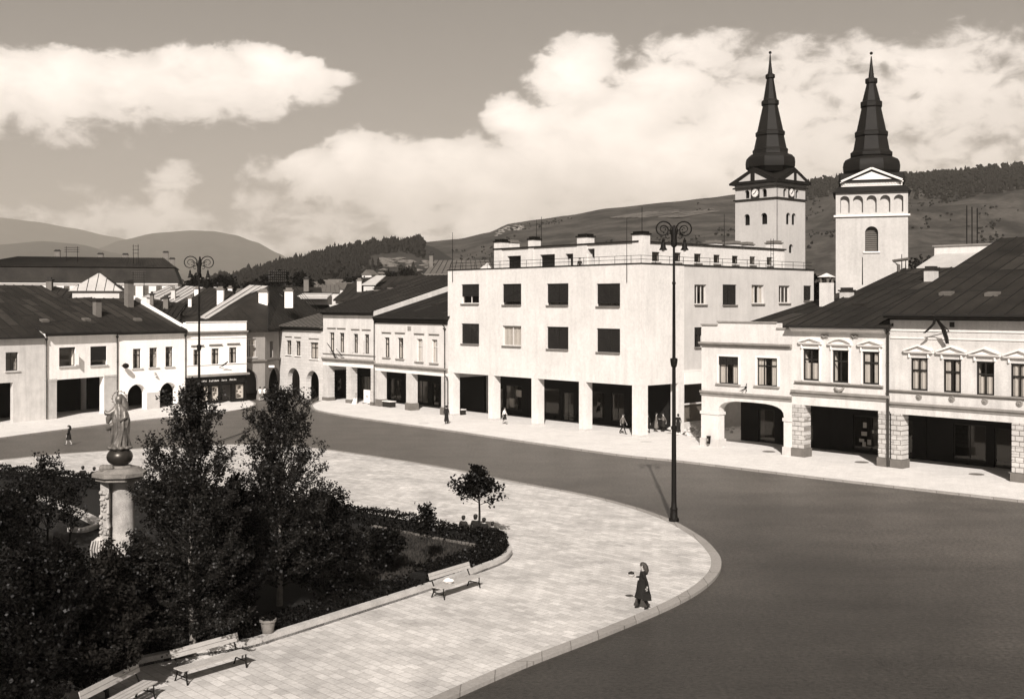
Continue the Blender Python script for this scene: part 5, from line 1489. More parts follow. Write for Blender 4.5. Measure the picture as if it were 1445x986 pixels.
dark = [('spruce_tree','low dark spruce in front of the statue column',(150,985),4.6,1.35,con_env,14000),
        ('cypress','narrow pointed cypress right against the foot of the statue column',(187,905),3.1,.5,con_env,6000),
        ('bush','big dark bush at the lower corner of the garden',(60,1010),3.6,1.5,shrub_env,16000),
        ('bush','dark bush under the white path edging at the left of the garden',(75,900),2.6,1.4,shrub_env,14000),
        ('bush','dark bush behind the second bench and below the tall birch',(195,925),2.3,1.3,shrub_env,12000),
        ('bush','wide bush between the trunks of the tall and the broad birch',(330,893),1.9,1.3,shrub_env,12000),
        ('bush','dark bush right of the broad birch beside the lawn',(460,850),2.3,1.4,shrub_env,10000),
        ('bush','dark bush behind the broad birch against the far hedge',(452,800),2.2,1.3,shrub_env,9000),
        ('bush','low bush on the lawn just left of the sapling',(540,812),1.2,.9,shrub_env,5000),
        ('bush','dark bush behind the young tree and the tall birch',(330,800),2.8,1.5,shrub_env,9000),
        ('bush','dark bush beyond the tall birch and the statue column',(245,800),3.0,1.6,shrub_env,9000),
        ('bush','small bush in the far corner left of the statue',(30,790),2.3,1.5,shrub_env,8000),
        ('bush','dark bush by the kerb at the near corner of the garden',(5,1050),1.9,1.5,shrub_env,9000),
        ('bush','low dark bush beside the bench at the near corner',(125,985),1.4,1.0,shrub_env,6000),
        ('bush','dark bush at the frame edge behind the white path edging',(-20,860),3.2,1.8,shrub_env,9000)]
for i, (nm, lab, b, h_, r_, en, n_) in enumerate(dark):
    make_tree(nm, lab, gp(b[0], b[1], SW), h_, r_, 50+i, en, nb=60, leafn=n_, lsize=.11, up=((10, 45), (35, 65), (20, 70))[i % 3] if nm != 'cypress' else (55, 75), t0=.03, tr=.06, leafm='leaf_dark' if nm != 'spruce_tree' else 'needle', twigs=5, group='dark bushes in the garden' if nm == 'bush' else None)

# clipped hedge round the garden
def hedge(name, label, path, w, h, seed, dens=520, lsize=.10):
    rng = random.Random(seed); root = thing(name, label, 'hedge', (path[0].x, path[0].y, 0)); o = Vector((path[0].x, path[0].y, 0))
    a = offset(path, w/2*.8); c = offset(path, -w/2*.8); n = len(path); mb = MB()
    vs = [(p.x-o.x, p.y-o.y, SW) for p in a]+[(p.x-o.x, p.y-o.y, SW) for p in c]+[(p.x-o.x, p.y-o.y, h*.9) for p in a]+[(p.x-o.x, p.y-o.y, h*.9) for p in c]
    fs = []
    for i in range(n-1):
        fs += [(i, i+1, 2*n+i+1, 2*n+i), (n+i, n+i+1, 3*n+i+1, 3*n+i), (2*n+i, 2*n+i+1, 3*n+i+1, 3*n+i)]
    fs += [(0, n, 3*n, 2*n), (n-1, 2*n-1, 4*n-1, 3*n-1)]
    mb.add(vs, fs); mb.build('dark_core', M['soil'], root)  # solid near-black box added inside the leaves for their shaded depth
    lf = MB()
    for p, q in zip(path, path[1:]):
        L_ = (q-p).length; t = (q-p).normalized(); nn = Vector((-t.y, t.x, 0))
        for k in range(int(L_*dens)):
            s = rng.random()*L_; e = rng.random()
            if e < .45: x, z = rng.uniform(-.5, .5)*w, h+rng.gauss(0, .05)
            else: x, z = rng.choice((-.5, .5))*w+rng.gauss(0, .04), rng.uniform(0, 1)*h
            z += .06*math.sin(s*2.1+p.x)+.05*math.sin(s*5.3+p.y)
            leaf(lf, p+t*s+nn*x-o+Vector((0, 0, SW*.5+z)), lsize, rng)
    lf.build('leaves', M['leaf_dark'], root, normals=False)
    return root
far_h = offset(bed_f[2:], .75)
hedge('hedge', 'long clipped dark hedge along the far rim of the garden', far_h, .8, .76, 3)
tip = offset(smooth_pts([gp(x, y, SW) for x, y in [(610,832),(680,807),(712,794),(723,783),(718,773),(700,768)]], 5), .75)
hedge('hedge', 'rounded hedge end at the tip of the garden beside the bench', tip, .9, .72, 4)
near_h = offset(smooth_pts([gp(x, y, SW) for x, y in [(60,984),(185,944),(260,928),(345,916),(400,900),(500,868),(605,834)]], 4), .95)
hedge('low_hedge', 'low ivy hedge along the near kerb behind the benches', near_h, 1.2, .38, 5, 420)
# ragged grass of the lawn
rng = random.Random(9); gr = MB()
for i in range(9000):
    yy_ = rng.uniform(752, 822); p = gp(rng.uniform(500, 690-max(0, yy_-775)*1.9), yy_, SW)
    a = rng.random()*6.28; hh = rng.uniform(.06, .2)
    q = Vector((math.cos(a), math.sin(a), 0))
    gr.add([p+q*.03, p-q*.03, p+Vector((rng.gauss(0,.05), rng.gauss(0,.05), hh+.1))], [(0,1,2)])
tag(gr.build('grass', mat('grass_blade', .03, .8, .4, 1), normals=False), 'rough dark grass on the garden lawn', 'grass', kind='stuff')
# round tree among the cottages
def crown_tree(name, label, base, h, rad, seed, n=2600, ls=.9, leafm='leaf_dark', group=None):
    rng = random.Random(seed); root = thing(name, label, 'tree', base, 0, group)
    tk = MB(); tk.tube([(0,0,0), (0,0,h*.35), (.1,0,h*.7)], [h*.03, h*.025, h*.01], 7)
    cl = [(Vector((rng.gauss(0,.42)*rad, rng.gauss(0,.42)*rad, h*(.42+.5*rng.random()**1.2))), rad*rng.uniform(.3, .55)) for _ in range(13)]
    for c, r_ in cl: tk.tube([(0,0,h*.4), c], [h*.012, h*.004], 4, cap=False)
    tk.build('trunk', M['bark'], root)
    lf = MB()
    for i in range(n):
        c, r_ = rng.choice(cl); v = Vector((rng.gauss(0,1), rng.gauss(0,1), rng.gauss(0,1))).normalized()*r_*rng.random()**.35
        leaf(lf, c+v, ls, rng)
    lf.build('crown', M[leafm], root, normals=False); return root
p = atd(462, 430, 300); crown_tree('round_tree', 'dark round tree among the cottages below the hill', (p.x, p.y, 2), 12, 4.6, 2, n=2600, ls=.9)
tl = [(388,410,205,9,'dark tree top behind the telephone rack'),(425,412,240,9,'tree crown between the telephone rack roof and the round tree'),(312,416,230,9,'dark tree above the small shed roof'),(345,414,260,9,'tree clump behind the ridge of the long pale roof'),(290,412,270,10,'tree beside the second street lamp and far roofs'),(500,405,330,10,'tree left of the lone cottage on the slope'),(545,402,350,11,'tree just behind the twin chimney house ridge'),(575,398,370,11,'tree below the scrubby clearing'),(440,405,330,9,'tree behind the cottages at the foot of the ridge'),(1165,425,150,11,'dark tree between the two church towers'),(1310,400,260,14,'dark tree beyond the roof ridge of the pedimented house')]
for i, (x, y, d, h_, lab) in enumerate(tl):
    p = atd(x, y, d); crown_tree('town_tree', lab, (p.x, p.y, p.z-h_*.62), h_, h_*.36, 20+i, n=1300, ls=.8, group='trees between the town roofs')

# ---------------------------------------------------------------- street lamps
def lamp(label, base, h, arms, s=1.0, rz=0.0):
    r = thing('street_lamp', label, 'street lamp', base, rz, 'tall scroll-armed street lamps')
    mb = MB()
    mb.lathe([(.27, 0), (.27, .14), (.2, .22), (.18, .6), (.2, .62), (.2, .68), (.15, .75), (.135, 1.1)], 12)
    mb.lathe([(.135, 1.1), (.12, h*.31), (.155, h*.312), (.155, h*.32), (.105, h*.323), (.095, h*.52), (.14, h*.522), (.17, h*.53), (.2, h*.545), (.19, h*.55), (.09, h*.552), (.075, h*.80), (.1, h*.802), (.1, h*.807), (.07, h*.81), (.06, h*.925), (.15, h*.93), (.17, h*.945), (.14, h*.955), (.16, h*.975), (.1, h*.99), (.05, h)], 12)
    mb.build('post', M['iron'], r, smooth=40)
    for az in arms:
        ca, sa_ = math.cos(az), math.sin(az)
        P = lambda x, z: (x*ca, x*sa_, z)
        a = MB(); top = h
        # the scroll: out and up from the post, round the top, and spiralling in
        pts = [P(.06, top-.95), P(.10, top-.6), P(.18, top-.25)]
        cx_, cz = .53*s+.03, top-.22
        for i in range(26):
            t = R(160)-i*R(24); rr = (.45*s)*(1-i/33)
            pts.append(P(cx_+rr*math.cos(t)*1.0, cz+rr*math.sin(t)))
        a.tube(pts, [.045]*3+[.043-.0009*i for i in range(26)], 6)
        pts = [P(.1, top-1.1)]
        for i in range(14):
            t = R(140)-i*R(22); rr = .2*(1-i/20); pts.append(P(.30+rr*math.cos(t), top-.60+rr*math.sin(t)))
        a.tube(pts, .022, 5)
        pts = [P(.1, top-.55), P(.25, top-.25), P(.42, top-.08), P(.6, top-.16)]
        a.tube(pts, .022, 5)
        for x, z in ((.45, top-.22), (.55, top-.38), (.32, top-.5)): a.ball(P(x, z), .045, 6)
        ao = a.build('arm', M['iron'], r, smooth=60)
        l = MB(); X = cx_; z0 = cz-.43*s
        l.v = []
        l.lathe([(.03, 0), (.045, -.09), (.09, -.13), (.07, -.24), (.11, -.30), (.15, -.52), (.22, -.63), (.2, -.65), (.05, -.63)], 10, P(X, z0))
        lo = l.build('lamp_head', M['iron'], ao, smooth=40)
        g = MB(); g.ball(P(X, z0-.65), .09, 8); g.build('bulb', M['trim'], lo, smooth=80)
    return r
b1 = gp(951, 735, SW); h1 = H+(HY-318)/F*b1.y-SW
lamp('tall black scroll-armed lamp post on the tip of the paved island', b1, h1, [R(4), R(184)], 1.02)
b2 = gp(281, 633, SW); h2 = H+(HY-367)/F*b2.y-SW
lamp('tall black three-armed lamp post rising behind the tall birch', b2, h2, [R(0), R(188), R(100)], 1.25)

# ---------------------------------------------------------------- column with the gilded statue
cb_ = gp(169, 868, SW); s_ = cb_.y/F
zpx = lambda y: H+(HY-y)*s_-SW
r = thing('statue_column', 'stone column with a carved pilaster carrying a gilded robed figure on a globe', 'monument', cb_, R(8))
col = 0
mb = MB(); mb.box(-.85, .85, -.85, .85, 0, .5); mb.box(-.7, .7, -.7, .7, .5, 1.5); mb.box(-.8, .8, -.8, .8, 1.5, 1.7); mb.build('pedestal', M['stone_worn'], r)
mb = MB(); zc = zpx(676); mb.lathe([(.45, 1.7), (.45, 1.85), (.37, 1.95), (.39, (1.7+zc)/2), (.38, zc-.18), (.42, zc-.1), (.45, zc)], 20, (.12, .05, 0)); mb.build('shaft', M['stone_worn'], r, smooth=50)
mb = MB(); x0 = -.62
mb.box(x0, x0+.3, -.3, .3, 1.7, zc-.02)
rg = random.Random(2)
z = 2.0
while z < zc-.3:
    for k in range(4):
        mb.ball((x0+.15+rg.uniform(-.14,.14), -.3+rg.uniform(-.06,.03), z+rg.uniform(-.12,.12)), rg.uniform(.04,.085), 7)
    z += .2
mb.lathe([(.05, 0), (.3, .12), (.36, .4), (.3, .75), (.1, .9)], 12, (x0-.02, -.25, 2.05), sx=.9, sy=.6)
for k in range(6): mb.tube([(x0-.25+.09*k, -.48, 2.2), (x0-.3+.1*k, -.5, 2.55), (x0-.24+.09*k, -.44, 2.85)], .03, 5)
mb.tube([(x0+.05, -.2, 2.95), (x0+.28, -.25, 3.35), (x0+.2, -.3, 3.7)], [.12, .1, .05], 7)
mb.build('carved_pilaster', M['stone_worn'], r, smooth=60)
mb = MB(); z1 = zpx(668); z2 = zpx(656)
mb.lathe([(.6, zc), (.66, zc+.05), (.8, z1-.22), (.86, z1-.2), (.86, z1-.1), (.98, z1-.06), (.98, z1+.07), (.9, z1+.09)], 8, (0,0,0), 0, R(22.5))
mb.lathe([(.88, z1+.085), (.68, (z1+z2)/2+.08), (.58, z2-.08), (.47, z2-.06), (.42, z2)], 8, (0,0,0), 0, R(22.5)); 
for k in range(3): mb.ball((-.5+.13*k, -.45, (z1+z2)/2+.12), .14, 8)
mb.build('capital', M['stone_dirty'], r, smooth=35)
zg0 = z2-.02; zg1 = zpx(631); rgl = (zg1-zg0)/2*1.02
mb = MB(); mb.ball((0, 0, (zg0+zg1)/2), .47, 20, 0, rgl/.47*1.03); mb.build('globe', M['globe'], r, smooth=90)
# the figure: a draped body turned to the left, with folds
zf = zg1-.06; hf = zpx(556)-zf
def figure():
    mb = MB(); n = 40; prof = [(0,.40,.34),(.04,.42,.36),(.12,.36,.33),(.25,.34,.31),(.40,.36,.32),(.52,.38,.33),(.62,.36,.30),(.70,.34,.27),(.76,.28,.22),(.80,.16,.14),(.83,.11,.11),(.86,.12,.12)]
    vs = []
    for t, a, c in prof:
        for j in range(n):
            w = 2*math.pi*j/n
            f = .80*(1+.15*math.sin(w*6+t*6)*(1-t*.8)+.10*math.sin(w*11-t*11)*(1 if t < .7 else .2)+.08*math.sin(w*3+t*14))
            off = .06*math.sin(t*4)
            vs.append((a*f*math.cos(w)+off-.03*t, c*f*math.sin(w), zf+hf*t))
    fs = [(i*n+j, i*n+(j+1) % n, (i+1)*n+(j+1) % n, (i+1)*n+j) for i in range(len(prof)-1) for j in range(n)]
    fs += [tuple(range(n))[::-1], tuple(range((len(prof)-1)*n, len(prof)*n))]
    mb.add(vs, fs)
    zh = zf+hf*.90
    mb.lathe([(.02,-.17),(.09,-.15),(.125,-.05),(.13,.03),(.11,.11),(.03,.17)], 14, (-.03, -.01, zh))
    mb.tube([(-.04,-.13,zh+.02),(-.05,-.165,zh-.02),(-.045,-.13,zh-.035)], [.012,.022,.018], 6)
    # veil
    mb.tube([(-.02,.04,zh+.16),(.08,.10,zh),(.14,.10,zh-.2),(.2,.08,zh-.4)], [.10,.13,.15,.12], 8)
    # arm raised forward to the left with the sleeve hanging, and cloak swept out low on the left
    z = zf+hf*.72
    mb.tube([(-.14,-.05,z),(-.32,-.10,z-.14),(-.46,-.12,z-.12),(-.52,-.13,z-.02)], [.11,.11,.08,.04], 8)
    mb.tube([(-.26,-.06,z-.12),(-.38,-.06,z-.32),(-.42,-.06,z-.5)], [.10,.11,.05], 8)
    mb.tube([(.16,-.05,z),(.22,-.16,z-.3),(.04,-.28,z-.4)], [.10,.09,.06], 8)
    mb.tube([(-.2,-.1,zf+hf*.46),(-.36,-.1,zf+hf*.40),(-.44,-.05,zf+hf*.36)], [.11,.12,.06], 8)
    for k in range(9):
        a0 = k*.7; mb.tube([(.24*math.cos(a0),.23*math.sin(a0),zf+hf*.64),(.27*math.cos(a0+.3),.25*math.sin(a0+.3),zf+hf*.34),(.33*math.cos(a0-.1),.30*math.sin(a0-.1),zf+.02)], [.03,.06,.05], 6)
    # cloud at the feet
    for k in range(10): mb.ball((.36*math.cos(k*.63), .34*math.sin(k*.63), zf+.06), .11, 8, 0, .7)
    return mb
fo = figure().build('figure', M['gilt'], r, smooth=50)
mb = MB(); zh = zf+hf*.90
ringp_ = [(-.03+.25*math.cos(i*math.pi/16), .1, zh+.04+.25*math.sin(i*math.pi/16)) for i in range(33)]
mb.tube(ringp_, .012, 5)
for i in range(14):
    a = i*2*math.pi/14; c = (-.03+.27*math.cos(a), .1, zh+.04+.27*math.sin(a)); mb.ball(c, .036, 6)
mb.tube([(-.03,.1,zh+.1),(-.03,.06,zh)], .012, 4)
mb.build('star_halo', M['gilt'], fo)

# ---------------------------------------------------------------- benches
def bench(label, pa, pb, wood='wood_light', back=True):
    """pa, pb: ends of the seat on the ground; the bench faces to the right of pa->pb"""
    L_ = (pb-pa).length; u = (pb-pa).normalized(); r = thing('park_bench', label, 'bench', (pa+pb)/2, math.atan2(u.y, u.x), 'benches along the garden kerb')
    hl = L_/2
    mb = MB()
    for k in range(3): mb.box(-hl, hl, -.30+.17*k, -.30+.17*k+.145, .43, .465)
    mb.build('seat', M[wood], r)
    mb = MB()
    for k in range(2):
        z = .70+.13*k; mb.ext([(-hl, .29+.04*k, z), (-hl, .32+.04*k, z), (-hl, .355+.04*k, z+.115), (-hl, .325+.04*k, z+.115)], (2*hl, 0, 0))
    if back: mb.build('backrest', M[wood], r)
    for x in (-hl+.15, hl-.15):
        mb = MB()
        mb.tube([(x,-.32,0),(x,-.26,.2),(x,-.27,.41),(x,.2,.41)]+([(x,.33,.66),(x,.42,1.0)] if back else []), .028, 6)
        mb.tube([(x,.34,0),(x,.24,.22),(x,.2,.41)], .028, 6); mb.tube([(x,-.26,.2),(x,.24,.22)], .02, 5)
        mb.build('leg', M['iron'], r)
    return r
def zp_(x, y, z): return gp(x, y, SW+z)
def seatpt(x, y): p = gp(x, y, SW+.45); p.z = SW; return p
bench('bench with a white bundle on its seat near the rounded end of the garden', seatpt(615,829), seatpt(672,811))
bench('empty bench beside the flower pot along the near kerb of the garden', seatpt(250,944), seatpt(345,917))
bench('bench at the near corner of the garden, mostly under the dark bushes', seatpt(128,1004), seatpt(210,960))
p = gp(632, 823, SW+.47); r = thing('white_bundle', 'crumpled white bundle lying on the bench seat', 'bundle', (p.x, p.y, SW+.466))
mb = MB(); rg = random.Random(5)
vs = []
for i in range(7):
    t = math.pi*i/6
    for j in range(10):
        w = 2*math.pi*j/10; q = 1+rg.uniform(-.25, .25); vs.append((.2*math.sin(t)*math.cos(w)*q, .13*math.sin(t)*math.sin(w)*q, .11-.11*math.cos(t)*q))
mb.add(vs, [(i*10+j, i*10+(j+1) % 10, (i+1)*10+(j+1) % 10, (i+1)*10+j) for i in range(6) for j in range(10)])
mb.build('cloth', M['paper'], r, smooth=30)
# flower pot
p = gp(378, 903, SW); r = thing('flower_pot', 'pale stone flower pot in the low ivy beside the kerb', 'flower pot', (p.x, p.y, SW+.05))
mb = MB(); mb.lathe([(.14,0),(.15,.08),(.17,.1),(.25,.58),(.29,.6),(.29,.68),(.24,.68),(.22,.62),(.02,.6)], 18); mb.build('pot', M['stone_dirty'], r, smooth=40)
mb = MB(); rg = random.Random(1)
for i in range(160): leaf(mb, Vector((rg.gauss(0,.1), rg.gauss(0,.1), .64+abs(rg.gauss(0,.06)))), .1, rg)
mb.build('plant', M['leaf_dark'], r, normals=False)

# ---------------------------------------------------------------- people
def person(label, at, facing, h=1.68, stride=.0, top='cloth_dark', bottom='cloth_dark', skirt=None, hair='hair', arms='down', coat=0, long_hair=False, group='people about the square', sit=False, shoe='cloth_black', hat=False, legs_bare=False, lod=1, bald=False, bulk=1.0):
    """at: ground point; facing: heading in degrees (0 = +x)"""
    k = h/1.7
    r = thing('person', label, 'person', at, R(facing-90), group)
    me = bpy.data.meshes.new('body'); V = []; E = []; RR = []
    def v(p, rad, par=None):
        V.append(Vector(p)*k); RR.append(rad*k)
        if par is not None: E.append((par, len(V)-1))
        return len(V)-1
    hip_z = .90 if not sit else .42
    pel = v((0, 0, hip_z+.02), .125)
    sp = v((0, .0, hip_z+.2), .115, pel); ch = v((0, -.005, hip_z+.42), .135, sp); nk = v((0, .0, hip_z+.565), .055, ch); hb = v((0, .02, hip_z+.64), .075, nk)
    hd = v((0, .025, hip_z+.72), .088, hb); ht = v((0, .02, hip_z+.79), .06, hd)
    hands = []
    for s in (-1, 1):
        sh = v((.17*s, 0, hip_z+.49), .058, ch)
        sw = stride*.35*s
        if arms == 'hold' and s == -1: sw = .24
        if arms == 'hold' and s == 1 or arms == 'both':
            el = v((.22*s, .04, hip_z+.24), .044, sh); wr = v((.16*s, .27, hip_z+.25), .032, el); hnd = v((.14*s, .34, hip_z+.27), .034, wr); dirv = Vector((-.1*s, 1, .1))
        else:
            el = v((.24*s, -.02-sw*.5, hip_z+.23), .044, sh); wr = v((.25*s, .06-sw, hip_z+.0), .032, el); hnd = v((.25*s, .08-sw, hip_z-.075), .034, wr); dirv = Vector((0, .15, -1))
        hands.append((V[hnd].copy(), dirv.normalized(), s))
        hp = v((.085*s, 0, hip_z-.05), .092, pel)
        if sit:
            kn = v((.1*s, .37, .50), .066, hp); an = v((.1*s, .50, .10), .042, kn); to = v((.1*s, .63, .04), .036, an)
        else:
            st = stride*s
            kn = v((.09*s, .04+st*.45, .48), .064, hp); an = v((.085*s, st*.9-.02-abs(st)*.05, .09+(.08*abs(st) if st < 0 else 0)), .042, kn); to = v((.09*s, st*.9+.13, .038+(0 if st >= 0 else .01)), .036, an)
    me.from_pydata([tuple(q) for q in V], E, [])
    o = bpy.data.objects.new('body', me); C.objects.link(o)
    sm = o.modifiers.new('s', 'SKIN'); sm.use_smooth_shade = True
    for i, q in enumerate(me.skin_vertices[0].data): kb = bulk if RR[i] > .05*k and V[i].z < (hip_z+.5)*k else 1; q.radius = (RR[i]*1.05*kb, RR[i]*.95*kb); q.use_root = (i == 0)
    sb = o.modifiers.new('u', 'SUBSURF'); sb.levels = lod; sb.render_levels = lod
    dg = bpy.context.evaluated_depsgraph_get(); dg.update()
    nm = bpy.data.meshes.new_from_object(o.evaluated_get(dg))
    bpy.data.objects.remove(o)
    bm = bmesh.new(); bm.from_mesh(nm)
    # fingers and thumbs
    fm = MB()
    for hp_, dv, s in hands:
        sd = dv.cross(Vector((1, 0, 0) if abs(dv.x) < .5 else (0, 0, 1))).normalized(); pn = dv.cross(sd)
        for q, ln in ((-1.5, .065), (-.5, .08), (.5, .075), (1.5, .06)):
            a = hp_+sd*q*.019*k+dv*.02*k; fm.tube([a, a+dv*ln*.55*k, a+(dv*ln+pn*.02)*k], [.0095*k, .009*k, .007*k], 5)
        a = hp_-sd*.03*k; fm.tube([a, a+(dv*.03-sd*.025)*k, a+(dv*.055-sd*.028)*k], [.011*k, .010*k, .008*k], 5)
    # nose and ears
    fm.tube([Vector((0,.10,hip_z+.745))*k, Vector((0,.135,hip_z+.70))*k, Vector((0,.10,hip_z+.69))*k], [.010*k,.018*k,.014*k], 6)
    for s in (-1, 1): fm.ball(Vector((.088*s, .015, hip_z+.71))*k, .025*k, 6)
    fmesh = bpy.data.meshes.new('f'); fmesh.from_pydata(fm.v, [], fm.f); n0 = len(bm.faces); bm.from_mesh(fmesh); bpy.data.meshes.remove(fmesh)
    bm.faces.ensure_lookup_table()
    hz = (hip_z+.55)*k
    for i, f in enumerate(bm.faces):
        c = f.calc_center_median(); f.smooth = True
        skin = i >= n0 or c.z > hz or any((c-hp_).length < .09*k for hp_, _, _ in hands)
        if c.z < .085*k: f.material_index = 3
        elif skin: f.material_index = 0
        elif c.z > (hip_z+.03)*k: f.material_index = 1
        else: f.material_index = 0 if (legs_bare and c.z < .5*k) else 2
    mi = [f.material_index for f in bm.faces]
    bm.to_mesh(nm); bm.free()
    nm.materials.clear()
    for q in ('skin', top, bottom, shoe): nm.materials.append(M[q])
    nm.polygons.foreach_set('material_index', mi); nm.update()
    body_o = bpy.data.objects.new('body', nm); C.objects.link(body_o); body_o.parent = r
    if not bald:
        hm = MB(); zh = (hip_z+.73)*k
        hm.lathe([(.098*k, -.03*k), (.104*k, .02*k), (.09*k, .075*k), (.05*k, .105*k), (.01*k, .112*k)], 12, (0, -.002*k, zh))
        hm.lathe([(.05*k, -.13*k), (.085*k, -.08*k), (.1*k, -.02*k), (.09*k, .05*k)], 10, (0, -.035*k, zh), sx=.95, sy=.75)
        if long_hair: hm.tube([Vector((0,-.05,hip_z+.78))*k, Vector((0,-.1,hip_z+.66))*k, Vector((0,-.12,hip_z+.52))*k, Vector((0,-.125,hip_z+.38))*k], [.08*k,.105*k,.11*k,.05*k], 9)
        hm.build('hair', M[hair], r, smooth=70)
    if hat:
        hm = MB(); zh = (hip_z+.80)*k; hm.lathe([(.17*k, 0), (.17*k, .012*k), (.11*k, .018*k), (.105*k, .09*k), (.06*k, .11*k), (.01*k, .11*k)], 14, (0, .01*k, zh)); hm.build('hat', M['cloth_black'], r, smooth=40)
    if skirt:
        sk = MB(); zl_ = coat if coat else .48; n = 22; vs = []
        prof = [(.145, hip_z+.14), (.165, hip_z+.0), (.19, (hip_z+zl_)/2), (.235, zl_), (.22, zl_+.01)]
        for a, z in prof:
            for j in range(n):
                w = 2*math.pi*j/n; f = 1+.05*math.sin(w*7)*(hip_z-z+.15)*2
                vs.append((a*f*bulk*math.cos(w)*k, (a*f*bulk*.85*math.sin(w)*(1+abs(stride)*.6)+(0))*k, z*k))
        sk.add(vs, [(i*n+j, i*n+(j+1) % n, (i+1)*n+(j+1) % n, (i+1)*n+j) for i in range(len(prof)-1) for j in range(n)])
        sk.build('skirt' if not coat else 'coat_skirt', M[skirt], r, smooth=70, normals=False)
    return r, hands
# woman crossing the island
w0 = gp(907, 859, SW)
r, hs = person('woman in a dark coat with long hair walking across the island with a bag', w0, 172, 1.72, .2, 'cloth_black', 'cloth_black', 'cloth_black', 'hair_fair', 'hold', coat=.45, long_hair=True, lod=2, group=None, bulk=1.4)
hl_, hr_ = [(r.matrix_basis @ q[0]) for q in hs]
t = thing('handbag', 'dark handbag hanging from the hand of the woman on the island', 'bag', hl_-Vector((0, 0, .44)))
mb = MB(); mb.ext([(-.17,-.06,0),(.17,-.06,0),(.14,-.045,.24),(-.14,-.045,.24)], (0,.11,0)); mb.build('bag_body', M['cloth_black'], t)
mb = MB(); mb.tube([(-.1,0,.235),(-.08,0,.36),(0,0,.41),(.08,0,.36),(.1,0,.235)], .012, 6); mb.build('handle', M['cloth_black'], t)
t = thing('round_bowl', 'small pale bowl heaped with dark fruit carried by the woman on the island', 'bowl', hr_+Vector((-.09, .0, -.02)))
mb = MB(); mb.lathe([(.05,0),(.12,.05),(.16,.12),(.15,.12),(.1,.06),(.01,.03)], 14); mb.build('bowl', M['paper'], t, smooth=40)
mb = MB()
for i in range(7): mb.ball((.07*math.cos(i*1.05)*(i > 0), .07*math.sin(i*1.05)*(i > 0), .13+.03*(i == 0)), .055, 8)
mb.build('fruit', M['cloth_dark'], t, smooth=60)
P = person
P('girl in a dark dress walking on the road in front of the gateway house', gp(97, 628), 200, 1.62, .25, 'cloth_black', 'cloth_black', 'cloth_black', legs_bare=True, long_hair=True)
P('stout person in a dark coat standing on the road near the rounded pavement end', gp(435, 583), 250, 1.72, .12, 'cloth_dark', 'cloth_dark', 'cloth_dark', coat=.4, hat=True)
P('person in a long dark coat at the drainpipe where the white block begins', gp(630, 598, SW), 80, 1.75, .1, 'cloth_black', 'cloth_black', 'cloth_black', coat=.25)
P('person in a white blouse and dark skirt striding past the pillars of the white block', gp(712, 598, SW), -30, 1.55, .32, 'cloth_white', 'cloth_black', 'cloth_black', legs_bare=True)
P('man in a grey shirt striding past the corner pillar of the white block', gp(879, 612, SW), -40, 1.75, .42, 'cloth_mid', 'cloth_black')
P('person in dark clothes behind the corner pillar, at the edge of the talking group', gp(914, 611, SW), 60, 1.7, .2, 'cloth_black', 'cloth_black')
P('person in a pale grey jacket in the middle of the talking group', gp(926, 609, SW), 0, 1.68, .05, 'cloth_mid', 'cloth_mid', 'cloth_mid', coat=.35)
P('person with pale sleeves and a dark skirt in the talking group', gp(936, 609, SW), 200, 1.66, .05, 'cloth_mid', 'cloth_dark', 'cloth_dark', arms='hold')
P('person in a white shirt half behind the lamp post in the talking group', gp(944, 606, SW), 190, 1.72, .05, 'cloth_white', 'cloth_mid')
P('person in a long black coat right of the lamp post by the white block', gp(957, 612, SW), 100, 1.74, .1, 'cloth_black', 'cloth_black', 'cloth_black', coat=.2)
P('person in a white shirt walking into the side street, on the shop side', gp(367, 566), 100, 1.7, .2, 'cloth_white', 'cloth_mid', legs_bare=True)
P('person in a white shirt walking into the side street, nearer the arched house', gp(373, 565), 95, 1.66, .25, 'cloth_white', 'cloth_mid', legs_bare=True)
# people sitting on the garden kerb with their backs to the hedge
for x, y, lab, tp, hh in ((654, 761.5, 'person sitting on the kerb behind the hedge, nearest the thin sapling', 'cloth_dark', 1.6), (671, 764, 'broad person sitting right under the small round-headed tree', 'cloth_black', 1.78), (683, 766, 'person sitting between the tree trunk and the short one by the hedge', 'cloth_black', 1.64), (695, 768, 'short person sitting nearest the rounded hedge end', 'cloth_black', 1.45)):
    P(lab, gp(x, y, SW)+Vector((0, .06, 0)), 70, hh, 0, tp, 'cloth_dark', sit=True, group='people sitting on the kerb behind the hedge')
for x, y, lab in ((116, 685, 'person sitting farther from the statue, back to the far hedge'), (132, 686.5, 'person sitting next to the statue, back to the far hedge')):
    P(lab, gp(x, y, SW)+Vector((.02, .06, 0)), 100, 1.68, 0, 'cloth_black', 'cloth_dark', sit=True, group='people at the far hedge by the statue')
# person sitting on the terrace of the white block
pp = mod.root.matrix_basis @ Vector((mod.uz(818, 373, 1.8)[0], 1.8, zp-.85))
P('person in dark clothes standing on the terrace of the white block', pp, -120, 1.68, 0, 'cloth_dark', 'cloth_black', group=None)

